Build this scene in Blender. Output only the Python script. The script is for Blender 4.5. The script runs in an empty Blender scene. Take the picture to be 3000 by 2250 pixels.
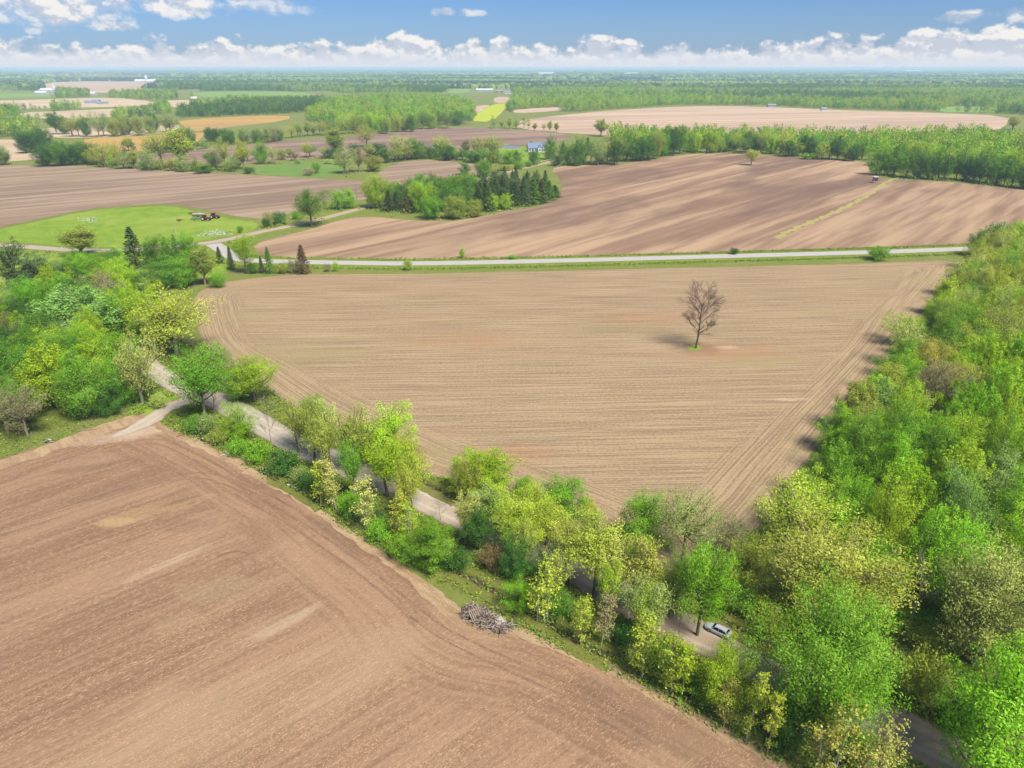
import bpy, bmesh, math, random
import numpy as np
from mathutils import Vector, Matrix
from mathutils.geometry import delaunay_2d_cdt

# ------------------------------------------------------------------ camera, sky, sun, exposure
SC = bpy.context.scene
COL = SC.collection
FPX, CAMH = 2083.3, 72.0                      # focal length in photograph pixels (3000 wide), drone height in metres
PITCH = math.atan((1125 - 198) / FPX)
SP, CP = math.sin(PITCH), math.cos(PITCH)
cam_data = bpy.data.cameras.new('drone_camera')
cam_data.sensor_width = 36.0
cam_data.lens = 36.0 * FPX / 3000.0
cam_data.clip_start = 0.5
cam_data.clip_end = 90000.0
cam = bpy.data.objects.new('drone_camera', cam_data)
COL.objects.link(cam)
cam.location = (0, 0, CAMH)
cam.rotation_euler = (math.pi / 2 - PITCH, 0, 0)
SC.camera = cam

SUN_EL, SUN_AZ = math.radians(56), math.radians(140)      # azimuth clockwise from straight ahead (+Y): to the right
SUN_DIR = Vector((math.sin(SUN_AZ) * math.cos(SUN_EL), math.cos(SUN_AZ) * math.cos(SUN_EL), math.sin(SUN_EL)))
sun_data = bpy.data.lights.new('sun', 'SUN')
sun_data.energy = 4.0
sun_data.angle = math.radians(18.0)
sun_data.color = (1.0, 0.93, 0.80)
sun = bpy.data.objects.new('sun', sun_data)
COL.objects.link(sun)
sun.rotation_euler = (-SUN_DIR).to_track_quat('-Z', 'Y').to_euler()

SC.render.engine = 'CYCLES'
SC.view_settings.view_transform = 'Standard'
SC.view_settings.look = 'None'
SC.view_settings.gamma = 1.0
SC.view_settings.exposure = 0.98
SC.view_settings.use_curve_mapping = False
SC.cycles.use_denoising = True
SC.cycles.adaptive_threshold = 0.02
SC.cycles.max_bounces = 4
SC.cycles.diffuse_bounces = 2
SC.cycles.glossy_bounces = 2
SC.cycles.transmission_bounces = 3
SC.cycles.volume_bounces = 1
SC.cycles.transparent_max_bounces = 8
SC.cycles.caustics_reflective = False
SC.cycles.caustics_refractive = False
SC.cycles.sample_clamp_indirect = 6.0


class Nodes:
    """Small helper to write node trees as expressions."""
    def __init__(self, tree):
        self.t = tree
        self.t.nodes.clear()

    def n(self, kind, **kw):
        nd = self.t.nodes.new(kind)
        for k, v in kw.items():
            setattr(nd, k, v)
        return nd

    def put(self, sock, v):
        if v is None:
            return
        if isinstance(v, bpy.types.NodeSocket):
            self.t.links.new(v, sock)
        elif isinstance(v, (tuple, list)) and len(v) == 3 and sock.type == 'RGBA':
            sock.default_value = (*v, 1)
        else:
            sock.default_value = v

    def m(self, op, a, b=None, c=None, clamp=False):
        nd = self.n('ShaderNodeMath', operation=op, use_clamp=clamp)
        for i, v in enumerate((a, b, c)):
            self.put(nd.inputs[i], v)
        return nd.outputs[0]

    def ss(self, x, lo, hi):
        nd = self.n('ShaderNodeMapRange', interpolation_type='SMOOTHSTEP')
        self.put(nd.inputs['Value'], x)
        self.put(nd.inputs['From Min'], lo)
        self.put(nd.inputs['From Max'], hi)
        return nd.outputs[0]

    def rng(self, x, lo, hi, a, b):
        nd = self.n('ShaderNodeMapRange')
        for k, v in (('Value', x), ('From Min', lo), ('From Max', hi), ('To Min', a), ('To Max', b)):
            self.put(nd.inputs[k], v)
        return nd.outputs[0]

    def mix(self, f, a, b, blend='MIX'):
        nd = self.n('ShaderNodeMix', data_type='RGBA', blend_type=blend)
        self.put(nd.inputs[0], f)
        self.put(nd.inputs[6], a)
        self.put(nd.inputs[7], b)
        return nd.outputs[2]

    def noise(self, vec, scale, detail=4.0, rough=0.55, dist=0.0):
        nd = self.n('ShaderNodeTexNoise')
        self.put(nd.inputs['Vector'], vec)
        self.put(nd.inputs['Scale'], scale)
        self.put(nd.inputs['Detail'], detail)
        self.put(nd.inputs['Roughness'], rough)
        self.put(nd.inputs['Distortion'], dist)
        return nd.outputs[0]

    def mapv(self, vec, rot=(0, 0, 0), scale=(1, 1, 1), loc=(0, 0, 0)):
        nd = self.n('ShaderNodeMapping')
        self.put(nd.inputs['Vector'], vec)
        nd.inputs['Rotation'].default_value = rot
        nd.inputs['Scale'].default_value = scale
        nd.inputs['Location'].default_value = loc
        return nd.outputs[0]

    def xyz(self, x, y, z):
        nd = self.n('ShaderNodeCombineXYZ')
        for i, v in enumerate((x, y, z)):
            self.put(nd.inputs[i], v)
        return nd.outputs[0]


def dir_of(px, py):
    """Azimuth and elevation (radians) of the direction in which the photograph shows a piece of sky."""
    u, v = (px - 1500) / FPX, (py - 1125) / FPX
    x, y, z = u, CP - v * SP, -SP - v * CP
    return math.atan2(x, y), math.asin(z / math.sqrt(x * x + y * y + z * z))


world = bpy.data.worlds.new('World')
SC.world = world
world.use_nodes = True
W = Nodes(world.node_tree)
sky = W.n('ShaderNodeTexSky', sky_type='NISHITA')
sky.sun_disc = False
sky.sun_elevation = SUN_EL
sky.sun_rotation = SUN_AZ
sky.air_density = 1.0
sky.dust_density = 0.6
sky.ozone_density = 2.0
tc = W.n('ShaderNodeTexCoord')
sep = W.n('ShaderNodeSeparateXYZ')
W.put(sep.inputs[0], tc.outputs['Generated'])
wx, wy, wz = sep.outputs
az = W.m('ARCTAN2', wx, wy)
el = W.m('ARCSINE', wz)
# cumulus standing along the whole horizon: ragged tops over a hazy base, in two ranks
p_far = W.xyz(W.m('MULTIPLY', az, 1.0), W.m('MULTIPLY', el, 1.5), 0.0)
fine = W.noise(W.mapv(p_far, loc=(3.1, 7.7, 0)), 34.0, 5.0, 0.56)
fine_up = W.noise(W.mapv(p_far, loc=(3.1 + 0.004, 7.7 + 0.010, 0)), 34.0, 5.0, 0.56)
tops = W.noise(W.xyz(az, 0.0, 0.3), 6.0, 4.0, 0.62)
tops2 = W.noise(W.xyz(az, 0.0, 5.3), 17.0, 3.0, 0.6)
e1 = W.m('ADD', W.rng(tops, 0.30, 0.72, 0.010, 0.047), W.m('MULTIPLY', W.m('SUBTRACT', fine, 0.5), 0.056))
c1 = W.ss(W.m('SUBTRACT', e1, el), -0.0026, 0.0055)
e2 = W.m('ADD', W.rng(tops2, 0.30, 0.70, 0.008, 0.026), W.m('MULTIPLY', W.m('SUBTRACT', fine, 0.5), 0.036))
c2 = W.ss(W.m('SUBTRACT', e2, el), -0.003, 0.008)
lit = W.ss(W.m('SUBTRACT', fine, fine_up), -0.06, 0.07)
CL_HI, CL_LO = (9.1, 9.0, 8.9), (5.9, 6.4, 7.4)
cloud_col = W.mix(lit, CL_LO, CL_HI)
cloud_col2 = W.mix(W.m('MULTIPLY', lit, 0.8), (6.6, 7.1, 8.2), (8.7, 8.6, 8.6))
# scattered small clouds higher up: the ones the photograph shows and their like all over the rest of the sky
iz = W.m('DIVIDE', 1.0, W.m('MAXIMUM', wz, 0.02))
plane = W.xyz(W.m('MULTIPLY', wx, iz), W.m('MULTIPLY', wy, iz), 0.0)
scat = W.noise(W.mapv(plane, loc=(13.0, 4.0, 0)), 0.42, 7.0, 0.6)
scat_m = W.m('MULTIPLY', W.ss(scat, 0.52, 0.63), W.ss(el, 0.085, 0.13))
blobs = None
for (x0, x1, y0, y1, k) in ((-40, 300, -25, 62, 1.0), (370, 660, -30, 38, 1.0), (740, 905, 2, 38, 0.62), (255, 372, 62, 88, 0.8), (300, 380, 12, 32, 0.55), (1262, 1330, 26, 46, 0.75),
                            (1352, 1418, 26, 46, 0.8), (2772, 2900, 35, 62, 0.85), (2965, 3060, 28, 60, 0.8), (80, 112, 80, 96, .6), (300, 350, 40, 58, .75)):
    a0, ec = dir_of((x0 + x1) / 2, (y0 + y1) / 2)
    ra, re = (x1 - x0) / 2 / FPX * 0.98, (y1 - y0) / 2 / FPX * 0.93
    da = W.m('DIVIDE', W.m('SUBTRACT', az, a0), ra * 1.25)
    de = W.m('DIVIDE', W.m('SUBTRACT', el, ec), re * 1.25)
    r2 = W.m('ADD', W.m('MULTIPLY', da, da), W.m('MULTIPLY', de, de))
    b = W.m('SUBTRACT', 1.0, r2)
    b = W.m('ADD', b, W.m('MULTIPLY', W.m('SUBTRACT', fine, 0.5), 3.4))
    b = W.m('MULTIPLY', W.ss(b, 0.0, 1.1), W.m('MULTIPLY', k, W.ss(r2, 2.2, 1.0)))
    blobs = b if blobs is None else W.m('MAXIMUM', blobs, b)
base = sky.outputs[0]
low = W.ss(el, 0.02, 0.0)
tint = W.mix(1.0, base, (0.46, 0.72, 1.22), 'MULTIPLY')
col = W.mix(W.m('MULTIPLY', W.ss(el, 0.10, -0.01), 0.34), tint, (5.6, 6.8, 8.6))
col = W.mix(scat_m, col, W.mix(W.ss(scat, 0.60, 0.85), (8.0, 7.9, 7.8), (5.2, 5.6, 6.4)))
col = W.mix(blobs, col, cloud_col)
col = W.mix(c1, col, cloud_col)
col = W.mix(c2, col, cloud_col2)
col = W.mix(W.m('MULTIPLY', W.ss(el, 0.022, 0.001), 0.85), col, (7.3, 7.7, 8.5))
bg = W.n('ShaderNodeBackground')
W.put(bg.inputs[0], col)
bg.inputs[1].default_value = 0.05
wo = W.n('ShaderNodeOutputWorld')
W.put(wo.inputs[0], bg.outputs[0])
world.cycles.sampling_method = 'MANUAL'
world.cycles.sample_map_resolution = 1024

# ------------------------------------------------------------------ helpers
R = random.Random(7)
NR = np.random.default_rng(7)


def G(x, y):
    """Point of the flat ground that the photograph shows at pixel (x, y)."""
    u, v = (x - 1500) / FPX, (y - 1125) / FPX
    d = SP + v * CP
    return np.array((CAMH * u / d, CAMH * (CP - v * SP) / d))


def ratio(y):
    v = (y - 1125) / FPX
    return (CP - v * SP) / (SP + v * CP)


def height_at(yb, yt):
    return CAMH * (1 - ratio(yb) / ratio(yt))


def metres(y, px):
    return px / FPX * CAMH / (SP + (y - 1125) / FPX * CP)


def pixel(X, Y, Z=0.0):
    dz = Z - CAMH
    depth = Y * CP - dz * SP
    up = Y * SP + dz * CP
    return 1500 + FPX * X / depth, 1125 - FPX * up / depth


def tag(o, label=None, cat=None, group=None, kind=None):
    if label:
        o['label'] = label
    if cat:
        o['category'] = cat
    if group:
        o['group'] = group
    if kind:
        o['kind'] = kind
    return o


def link(name, data, parent=None, loc=None):
    o = bpy.data.objects.new(name, data)
    COL.objects.link(o)
    if parent is not None:
        o.parent = parent
    if loc is not None:
        o.location = loc
    return o


def empty(name, loc, rz=0.0):
    o = bpy.data.objects.new(name, None)
    o.empty_display_size = 0.5
    COL.objects.link(o)
    o.location = loc
    o.rotation_euler = (0, 0, rz)
    return o


def mesh_np(name, V, F, mat=None, smooth=False):
    """V: n x 3, F: m x k (all faces with k corners)."""
    V = np.asarray(V, np.float32)
    F = np.asarray(F, np.int32)
    me = bpy.data.meshes.new(name)
    me.vertices.add(len(V))
    me.vertices.foreach_set('co', V.ravel())
    k = F.shape[1]
    me.loops.add(F.size)
    me.loops.foreach_set('vertex_index', F.ravel())
    me.polygons.add(len(F))
    me.polygons.foreach_set('loop_start', np.arange(0, F.size, k, dtype=np.int32))
    if smooth:
        me.polygons.foreach_set('use_smooth', np.ones(len(F), bool))
    me.update(calc_edges=True)
    if mat:
        me.materials.append(mat)
    return me


def add_attr(me, name, vals):
    a = me.attributes.new(name, 'FLOAT', 'POINT')
    a.data.foreach_set('value', np.asarray(vals, np.float32))


class MB:
    """Collects boxes, prisms, tubes and loose faces into one mesh."""
    def __init__(self):
        self.v, self.f = [], []

    def add(self, vs, fs):
        o = len(self.v)
        self.v += [tuple(p) for p in vs]
        self.f += [tuple(i + o for i in f) for f in fs]
        return self

    def box(self, x0, x1, y0, y1, z0, z1):
        return self.add([(x0, y0, z0), (x1, y0, z0), (x1, y1, z0), (x0, y1, z0), (x0, y0, z1), (x1, y0, z1), (x1, y1, z1), (x0, y1, z1)],
                        [(0, 3, 2, 1), (4, 5, 6, 7), (0, 1, 5, 4), (1, 2, 6, 5), (2, 3, 7, 6), (3, 0, 4, 7)])

    def tube(self, pts, radii, n=6, cap=True):
        pts = [Vector(p) for p in pts]
        vs, fs = [], []
        for i, p in enumerate(pts):
            d = (pts[min(i + 1, len(pts) - 1)] - pts[max(i - 1, 0)]).normalized()
            a = d.orthogonal().normalized()
            b = d.cross(a)
            for k in range(n):
                t = 2 * math.pi * k / n
                vs.append(p + (a * math.cos(t) + b * math.sin(t)) * radii[i])
        for i in range(len(pts) - 1):
            for k in range(n):
                k2 = (k + 1) % n
                fs.append((i * n + k, i * n + k2, (i + 1) * n + k2, (i + 1) * n + k))
        if cap:
            fs.append(tuple(range(n - 1, -1, -1)))
            fs.append(tuple(range((len(pts) - 1) * n, len(pts) * n)))
        return self.add(vs, fs)

    def wheel(self, c, r, w, n=16):
        x, y, z = c
        return self.tube([(x, y - w / 2, z), (x, y - w * .46, z), (x, y + w * .46, z), (x, y + w / 2, z)], [r * .93, r, r, r * .93], n)

    def build(self, name, mat, parent=None, smooth=False, loc=None):
        me = bpy.data.meshes.new(name)
        me.from_pydata(self.v, [], self.f)
        me.update()
        if smooth:
            me.polygons.foreach_set('use_smooth', [True] * len(me.polygons))
        me.materials.append(mat)
        return link(name, me, parent, loc)


# ------------------------------------------------------------------ materials
def new_mat(name):
    m = bpy.data.materials.new(name)
    m.use_nodes = True
    nt = Nodes(m.node_tree)
    out = nt.n('ShaderNodeOutputMaterial')
    return m, nt, out


def finish(nt, out, col, rough=0.9, spec=0.2, bump=None, bstr=0.3, bdist=0.1, metal=0.0):
    b = nt.n('ShaderNodeBsdfPrincipled')
    nt.put(b.inputs['Base Color'], col)
    nt.put(b.inputs['Roughness'], rough)
    nt.put(b.inputs['Specular IOR Level'], spec)
    nt.put(b.inputs['Metallic'], metal)
    if bump is not None:
        bp = nt.n('ShaderNodeBump')
        bp.inputs['Strength'].default_value = bstr
        bp.inputs['Distance'].default_value = bdist
        nt.put(bp.inputs['Height'], bump)
        nt.put(b.inputs['Normal'], bp.outputs[0])
    nt.put(out.inputs[0], b.outputs[0])


def plain(name, col, rough=0.6, spec=0.3, metal=0.0, var=0.12, scale=3.0):
    m, nt, out = new_mat(name)
    tcn = nt.n('ShaderNodeTexCoord')
    f = nt.noise(tcn.outputs['Object'], scale, 3.0)
    c = nt.mix(f, tuple(v * (1 - var) for v in col), tuple(min(1, v * (1 + var)) for v in col))
    finish(nt, out, c, rough, spec, metal=metal)
    return m


def attr(nt, name):
    a = nt.n('ShaderNodeAttribute')
    a.attribute_name = name
    return a.outputs['Fac']


def soil(name, light, dark, damp, angle, along=0.05, across=0.9, bands=0.06, patch=0.012, patch_lo=0.52, patch_hi=0.70, speck=0.5, straw=None,
         headland=0.0, bump=0.35, fleck_scale=2.2, band_amt=0.5, rows=0.0, mottled=None, spots=()):
    """Worked earth: streaks along the rows (angle in degrees), damp patches, flecks of straw and, near the field's edge, rows that follow the edge."""
    light, dark, damp, straw, mottled = [tuple(v * 0.66 for v in q) if q else None for q in (light, dark, damp, straw, mottled)]
    m, nt, out = new_mat(name)
    pos = nt.n('ShaderNodeNewGeometry').outputs['Position']
    rot = nt.mapv(nt.mapv(pos, rot=(0, 0, -math.radians(angle))), scale=(1, 1, 0))
    wob = nt.noise(pos, 0.02, 2.0)
    def streaks(v, off):
        a = nt.noise(nt.mapv(v, scale=(along, across, 1), loc=(off, off, 0)), 1.0, 3.0 if rows else 4.0, 0.6, 0.0 if rows else 0.3)
        b = nt.noise(nt.mapv(v, scale=(along * 0.22, bands, 1), loc=(off, -off, 0)), 1.0, 3.0, 0.6, 0.4)
        return a, b
    a, b = streaks(rot, 3.0)
    if headland:
        e = attr(nt, 'edge_dist')
        ev = nt.xyz(attr(nt, 'edge_arc'), e, 0.0)
        a2, b2 = streaks(ev, 9.0)
        h = nt.ss(nt.m('ADD', e, nt.m('MULTIPLY', nt.m('SUBTRACT', wob, 0.5), headland * 1.2)), headland * 1.25, headland * 0.75)
        a = nt.m('ADD', nt.m('MULTIPLY', a, nt.m('SUBTRACT', 1.0, h)), nt.m('MULTIPLY', a2, h))
        b = nt.m('ADD', nt.m('MULTIPLY', b, nt.m('SUBTRACT', 1.0, h)), nt.m('MULTIPLY', b2, h))
    rc = None
    if rows:
        rv = nt.n('ShaderNodeSeparateXYZ')
        nt.put(rv.inputs[0], rot)
        rc = rv.outputs[1]
        if headland:
            rc = nt.m('ADD', nt.m('MULTIPLY', rc, nt.m('SUBTRACT', 1.0, nt.m('GREATER_THAN', h, 0.5))), nt.m('MULTIPLY', e, nt.m('GREATER_THAN', h, 0.5)))
        wv = nt.m('SINE', nt.m('ADD', nt.m('MULTIPLY', rc, 2 * math.pi / rows), 0.0))
    f = nt.m('ADD', nt.m('MULTIPLY', nt.ss(a, 0.30, 0.70), 1 - band_amt), nt.m('MULTIPLY', nt.ss(b, 0.30, 0.70), band_amt))
    g = nt.noise(pos, fleck_scale, 3.0, 0.75)
    f = nt.m('ADD', f, nt.m('MULTIPLY', nt.m('SUBTRACT', g, 0.5), speck))
    if rows:
        f = nt.m('ADD', f, nt.m('MULTIPLY', wv, nt.rng(a, 0.3, 0.65, 0.22, 0.05)))
    c = nt.mix(nt.ss(f, 0.12, 0.88), dark, light)
    pn = nt.noise(nt.mapv(rot, scale=(0.6, 1.3, 1)), patch, 5.0, 0.6, 0.5)
    c = nt.mix(nt.m('MULTIPLY', nt.ss(pn, patch_lo, patch_hi), 0.62), c, damp)
    if mottled:
        mn = nt.noise(nt.mapv(rot, scale=(0.5, 1.4, 1), loc=(40, 9, 0)), 0.03, 4.0, 0.6, 0.3)
        c = nt.mix(nt.m('MULTIPLY', nt.ss(mn, 0.52, 0.68), 0.55), c, mottled)
    if straw:
        s = nt.noise(nt.mapv(rot, scale=(1.2, 4.5, 1)), 1.0, 2.0, 0.7, 0.6)
        sm = nt.noise(nt.mapv(rot, scale=(0.25, 1.0, 1)), 0.09, 4.0, 0.6)
        k = nt.m('MULTIPLY', nt.ss(s, 0.56, 0.66), nt.rng(sm, 0.3, 0.65, 0.25, 0.95))
        c = nt.mix(k, c, straw)
    if spots:
        sp_ = nt.n('ShaderNodeSeparateXYZ')
        nt.put(sp_.inputs[0], pos)
        wn = nt.noise(pos, 0.16, 5.0, 0.7, 0.4)
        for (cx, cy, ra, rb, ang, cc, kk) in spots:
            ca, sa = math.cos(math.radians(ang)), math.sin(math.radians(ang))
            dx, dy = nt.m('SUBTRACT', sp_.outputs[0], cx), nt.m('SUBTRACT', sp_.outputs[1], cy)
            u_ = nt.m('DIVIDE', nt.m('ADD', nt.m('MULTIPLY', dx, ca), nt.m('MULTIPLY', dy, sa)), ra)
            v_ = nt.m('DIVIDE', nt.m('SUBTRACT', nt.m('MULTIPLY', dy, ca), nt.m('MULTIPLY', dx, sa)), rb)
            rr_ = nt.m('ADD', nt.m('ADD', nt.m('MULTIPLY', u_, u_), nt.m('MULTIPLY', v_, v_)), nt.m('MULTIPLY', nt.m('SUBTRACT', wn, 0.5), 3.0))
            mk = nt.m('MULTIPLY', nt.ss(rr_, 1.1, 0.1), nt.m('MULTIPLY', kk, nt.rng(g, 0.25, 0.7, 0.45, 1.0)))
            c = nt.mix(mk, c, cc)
    bm_ = nt.m('ADD', nt.m('MULTIPLY', a, 1.0), nt.m('MULTIPLY', g, 0.6))
    if rows:
        bm_ = nt.m('ADD', bm_, nt.m('MULTIPLY', wv, 0.22))
    finish(nt, out, c, 0.95, 0.1, bm_, bump, 0.25)
    return m


def grass_mat(name, a, b, c, scale=0.35, dry=0.5, streak=None):
    a, b, c = [tuple(v * 0.70 for v in q) for q in (a, b, c)]
    m, nt, out = new_mat(name)
    pos = nt.n('ShaderNodeNewGeometry').outputs['Position']
    n1 = nt.noise(pos, scale, 5.0, 0.65)
    n2 = nt.noise(pos, scale * 0.13, 4.0, 0.6, 0.5)
    n3 = nt.noise(pos, scale * 9, 3.0, 0.7)
    col_ = nt.mix(nt.ss(n1, 0.38, 0.62), a, b)
    col_ = nt.mix(nt.m('MULTIPLY', nt.ss(n2, 0.48, 0.66), dry), col_, c)
    col_ = nt.mix(0.55, col_, nt.mix(n3, tuple(v * 0.4 for v in b), tuple(min(1, v * 1.7) for v in a)))
    finish(nt, out, col_, 0.9, 0.12, nt.m('ADD', n1, n3), 0.6, 0.3)
    return m


def road_mat(name, a, b, edge_col, tracks=True, scale=0.8):
    m, nt, out = new_mat(name)
    pos = nt.n('ShaderNodeNewGeometry').outputs['Position']
    a, b, edge_col = [tuple(v * 0.60 for v in q) for q in (a, b, edge_col)]
    acr, alo = attr(nt, 'across'), attr(nt, 'along')
    n1 = nt.noise(pos, scale, 5.0, 0.7)
    n2 = nt.noise(nt.xyz(nt.m('MULTIPLY', alo, 0.06), nt.m('MULTIPLY', acr, 4.0), 0.0), 1.0, 4.0, 0.6)
    n3 = nt.noise(pos, 6.0, 2.0, 0.7)
    c = nt.mix(nt.ss(nt.m('ADD', nt.m('MULTIPLY', n1, 0.6), nt.m('MULTIPLY', n2, 0.4)), 0.3, 0.7), a, b)
    if tracks:
        d = nt.m('ABSOLUTE', nt.m('SUBTRACT', nt.m('ABSOLUTE', acr), 0.42))
        far_end = nt.ss(nt.m('ADD', alo, nt.m('MULTIPLY', n1, 30.0)), 235.0, 300.0)
        c = nt.mix(nt.m('MULTIPLY', far_end, 0.75), c, nt.mix(n2, (0.25, 0.165, 0.105), (0.37, 0.26, 0.175)))
        t = nt.m('MULTIPLY', nt.ss(d, 0.20, 0.03), nt.rng(n1, 0.3, 0.7, 0.25, 0.8))
        c = nt.mix(t, c, tuple(min(1, v * 1.18) for v in b))
    c = nt.mix(nt.m('MULTIPLY', nt.ss(nt.m('ADD', nt.m('ABSOLUTE', acr), nt.m('MULTIPLY', nt.m('SUBTRACT', n1, 0.5), 0.5)), 0.80, 1.0), 0.8), c, edge_col)
    c = nt.mix(0.25, c, nt.mix(n3, tuple(v * .55 for v in a), tuple(min(1, v * 1.35) for v in b)))
    finish(nt, out, c, 0.92, 0.15, nt.m('ADD', n1, n3), 0.25, 0.08)
    return m


def leaf_mat(name, inst=None, trans=0.22):
    """Leaves: the tree's own colour (object colour, or picked per copy), varied from spray to spray."""
    m, nt, out = new_mat(name)
    oi = nt.n('ShaderNodeObjectInfo')
    if inst is None:
        base_c = oi.outputs['Color']
    else:
        rp = nt.n('ShaderNodeValToRGB')
        rp.color_ramp.interpolation = 'CONSTANT'
        els = rp.color_ramp.elements
        while len(els) < len(inst):
            els.new(0.5)
        for i, cc in enumerate(inst):
            els[i].position = i / len(inst)
            els[i].color = (*cc, 1)
        nt.put(rp.inputs[0], oi.outputs['Random'])
        base_c = rp.outputs[0]
    t = attr(nt, 'tint')
    hsv = nt.n('ShaderNodeHueSaturation')
    nt.put(hsv.inputs['Hue'], nt.rng(t, 0, 1, 0.508, 0.494))
    nt.put(hsv.inputs['Value'], nt.rng(t, 0, 1, 0.60, 1.36))
    nt.put(hsv.inputs['Saturation'], nt.rng(t, 0, 1, 1.05, 0.95))
    nt.put(hsv.inputs['Color'], base_c)
    d = nt.n('ShaderNodeBsdfDiffuse')
    nt.put(d.inputs[0], hsv.outputs[0])
    tr = nt.n('ShaderNodeBsdfTranslucent')
    nt.put(tr.inputs[0], nt.mix(1.0, hsv.outputs[0], (1.25, 1.15, 0.6), 'MULTIPLY'))
    ms = nt.n('ShaderNodeMixShader')
    ms.inputs[0].default_value = trans
    nt.put(ms.inputs[1], d.outputs[0])
    nt.put(ms.inputs[2], tr.outputs[0])
    gl = nt.n('ShaderNodeBsdfGlossy')
    gl.inputs['Roughness'].default_value = 0.45
    gl.inputs['Color'].default_value = (0.8, 0.85, 0.8, 1)
    m2 = nt.n('ShaderNodeMixShader')
    m2.inputs[0].default_value = 0.015
    nt.put(m2.inputs[1], ms.outputs[0])
    nt.put(m2.inputs[2], gl.outputs[0])
    nt.put(out.inputs[0], m2.outputs[0])
    return m


def bark_mat(name):
    m, nt, out = new_mat(name)
    oi = nt.n('ShaderNodeObjectInfo')
    tcn = nt.n('ShaderNodeTexCoord')
    n1 = nt.noise(nt.mapv(tcn.outputs['Object'], scale=(3, 3, 0.7)), 1.6, 4.0, 0.65)
    c = nt.mix(1.0, oi.outputs['Color'], nt.mix(n1, (0.45, 0.42, 0.40), (1.45, 1.45, 1.45)), 'MULTIPLY')
    finish(nt, out, c, 0.95, 0.1, n1, 0.5, 0.05)
    return m


LEAF, BARK = leaf_mat('leaf_spray'), bark_mat('tree_bark')

# ------------------------------------------------------------------ trees: one prototype per kind and variant, shared by all copies
def unit(v):
    return v / np.maximum(np.linalg.norm(v, axis=-1, keepdims=True), 1e-9)


def leaf_mesh(name, P, Nrm, size, tint, mat, aspect=0.62, along=None):
    """One four-cornered leaf spray per point, bent a little along its middle."""
    n = len(P)
    t = NR.normal(size=(n, 3)) if along is None else along + NR.normal(scale=0.25, size=(n, 3))
    t = unit(t - (t * Nrm).sum(1, keepdims=True) * Nrm)
    b = np.cross(Nrm, t)
    s = size[:, None]
    V = np.stack([P - t * s * 0.55, P + b * s * aspect * 0.5 + Nrm * s * 0.06, P + t * s * 0.6, P - b * s * aspect * 0.5 - Nrm * s * 0.04], 1).reshape(-1, 3)
    me = mesh_np(name, V, np.arange(4 * n).reshape(n, 4), mat)
    add_attr(me, 'tint', np.repeat(np.clip(tint, 0, 1), 4))
    return me


class Wood:
    def __init__(self):
        self.mb = MB()

    def limb(self, a, b, ra, rb, bend=0.15, n=5, seg=4, up=0.0):
        a, b = np.array(a, float), np.array(b, float)
        L = np.linalg.norm(b - a)
        off = NR.normal(size=3) * bend * L * 0.5
        pts = []
        for i in range(seg + 1):
            t = i / seg
            p = a + (b - a) * t + off * math.sin(math.pi * t) * 0.6
            p[2] += up * L * math.sin(math.pi * t)
            pts.append(p)
        self.mb.tube(pts, [ra + (rb - ra) * (i / seg) for i in range(seg + 1)], n, cap=False)
        return pts

    def mesh(self, name):
        me = bpy.data.meshes.new(name)
        me.from_pydata(self.mb.v, [], self.mb.f)
        me.update()
        me.polygons.foreach_set('use_smooth', [True] * len(me.polygons))
        me.materials.append(BARK)
        return me


def sprays(centres, sig, per, ref, size, up=0.45, out=0.7, rnd=0.65, jitter=0.35, spread=0.16):
    """Leaf sprays in a gaussian puff round each centre. sig: (n,3); ref: point the leaves face away from."""
    n = len(centres)
    c = np.repeat(centres, per, 0)
    g = NR.normal(size=(n * per, 3))
    g = g / np.maximum(1.0, np.linalg.norm(g, axis=1, keepdims=True) / 1.9)
    P = c + g * np.repeat(sig, per, 0)
    o = unit(unit(P - c) * 0.55 + unit(P - np.repeat(ref, per, 0)) * 0.45)
    nr = unit(o * out + np.array((0, 0, up)) + NR.normal(size=P.shape) * rnd)
    s = size * NR.uniform(1 - jitter, 1 + jitter, len(P))
    tint = np.repeat(NR.normal(0.5, spread, n), per) + NR.normal(0, 0.13, len(P))
    return P, nr, s, tint


def crown_dirs(n, zmin=-0.55):
    i = np.arange(n) + 0.5
    z = zmin + (1 - zmin) * i / n
    a = i * 2.39996 + NR.uniform(0, 6.28)
    r = np.sqrt(np.maximum(0, 1 - z * z))
    return np.stack([r * np.cos(a), r * np.sin(a), z], 1) + NR.normal(scale=0.18, size=(n, 3))


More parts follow.
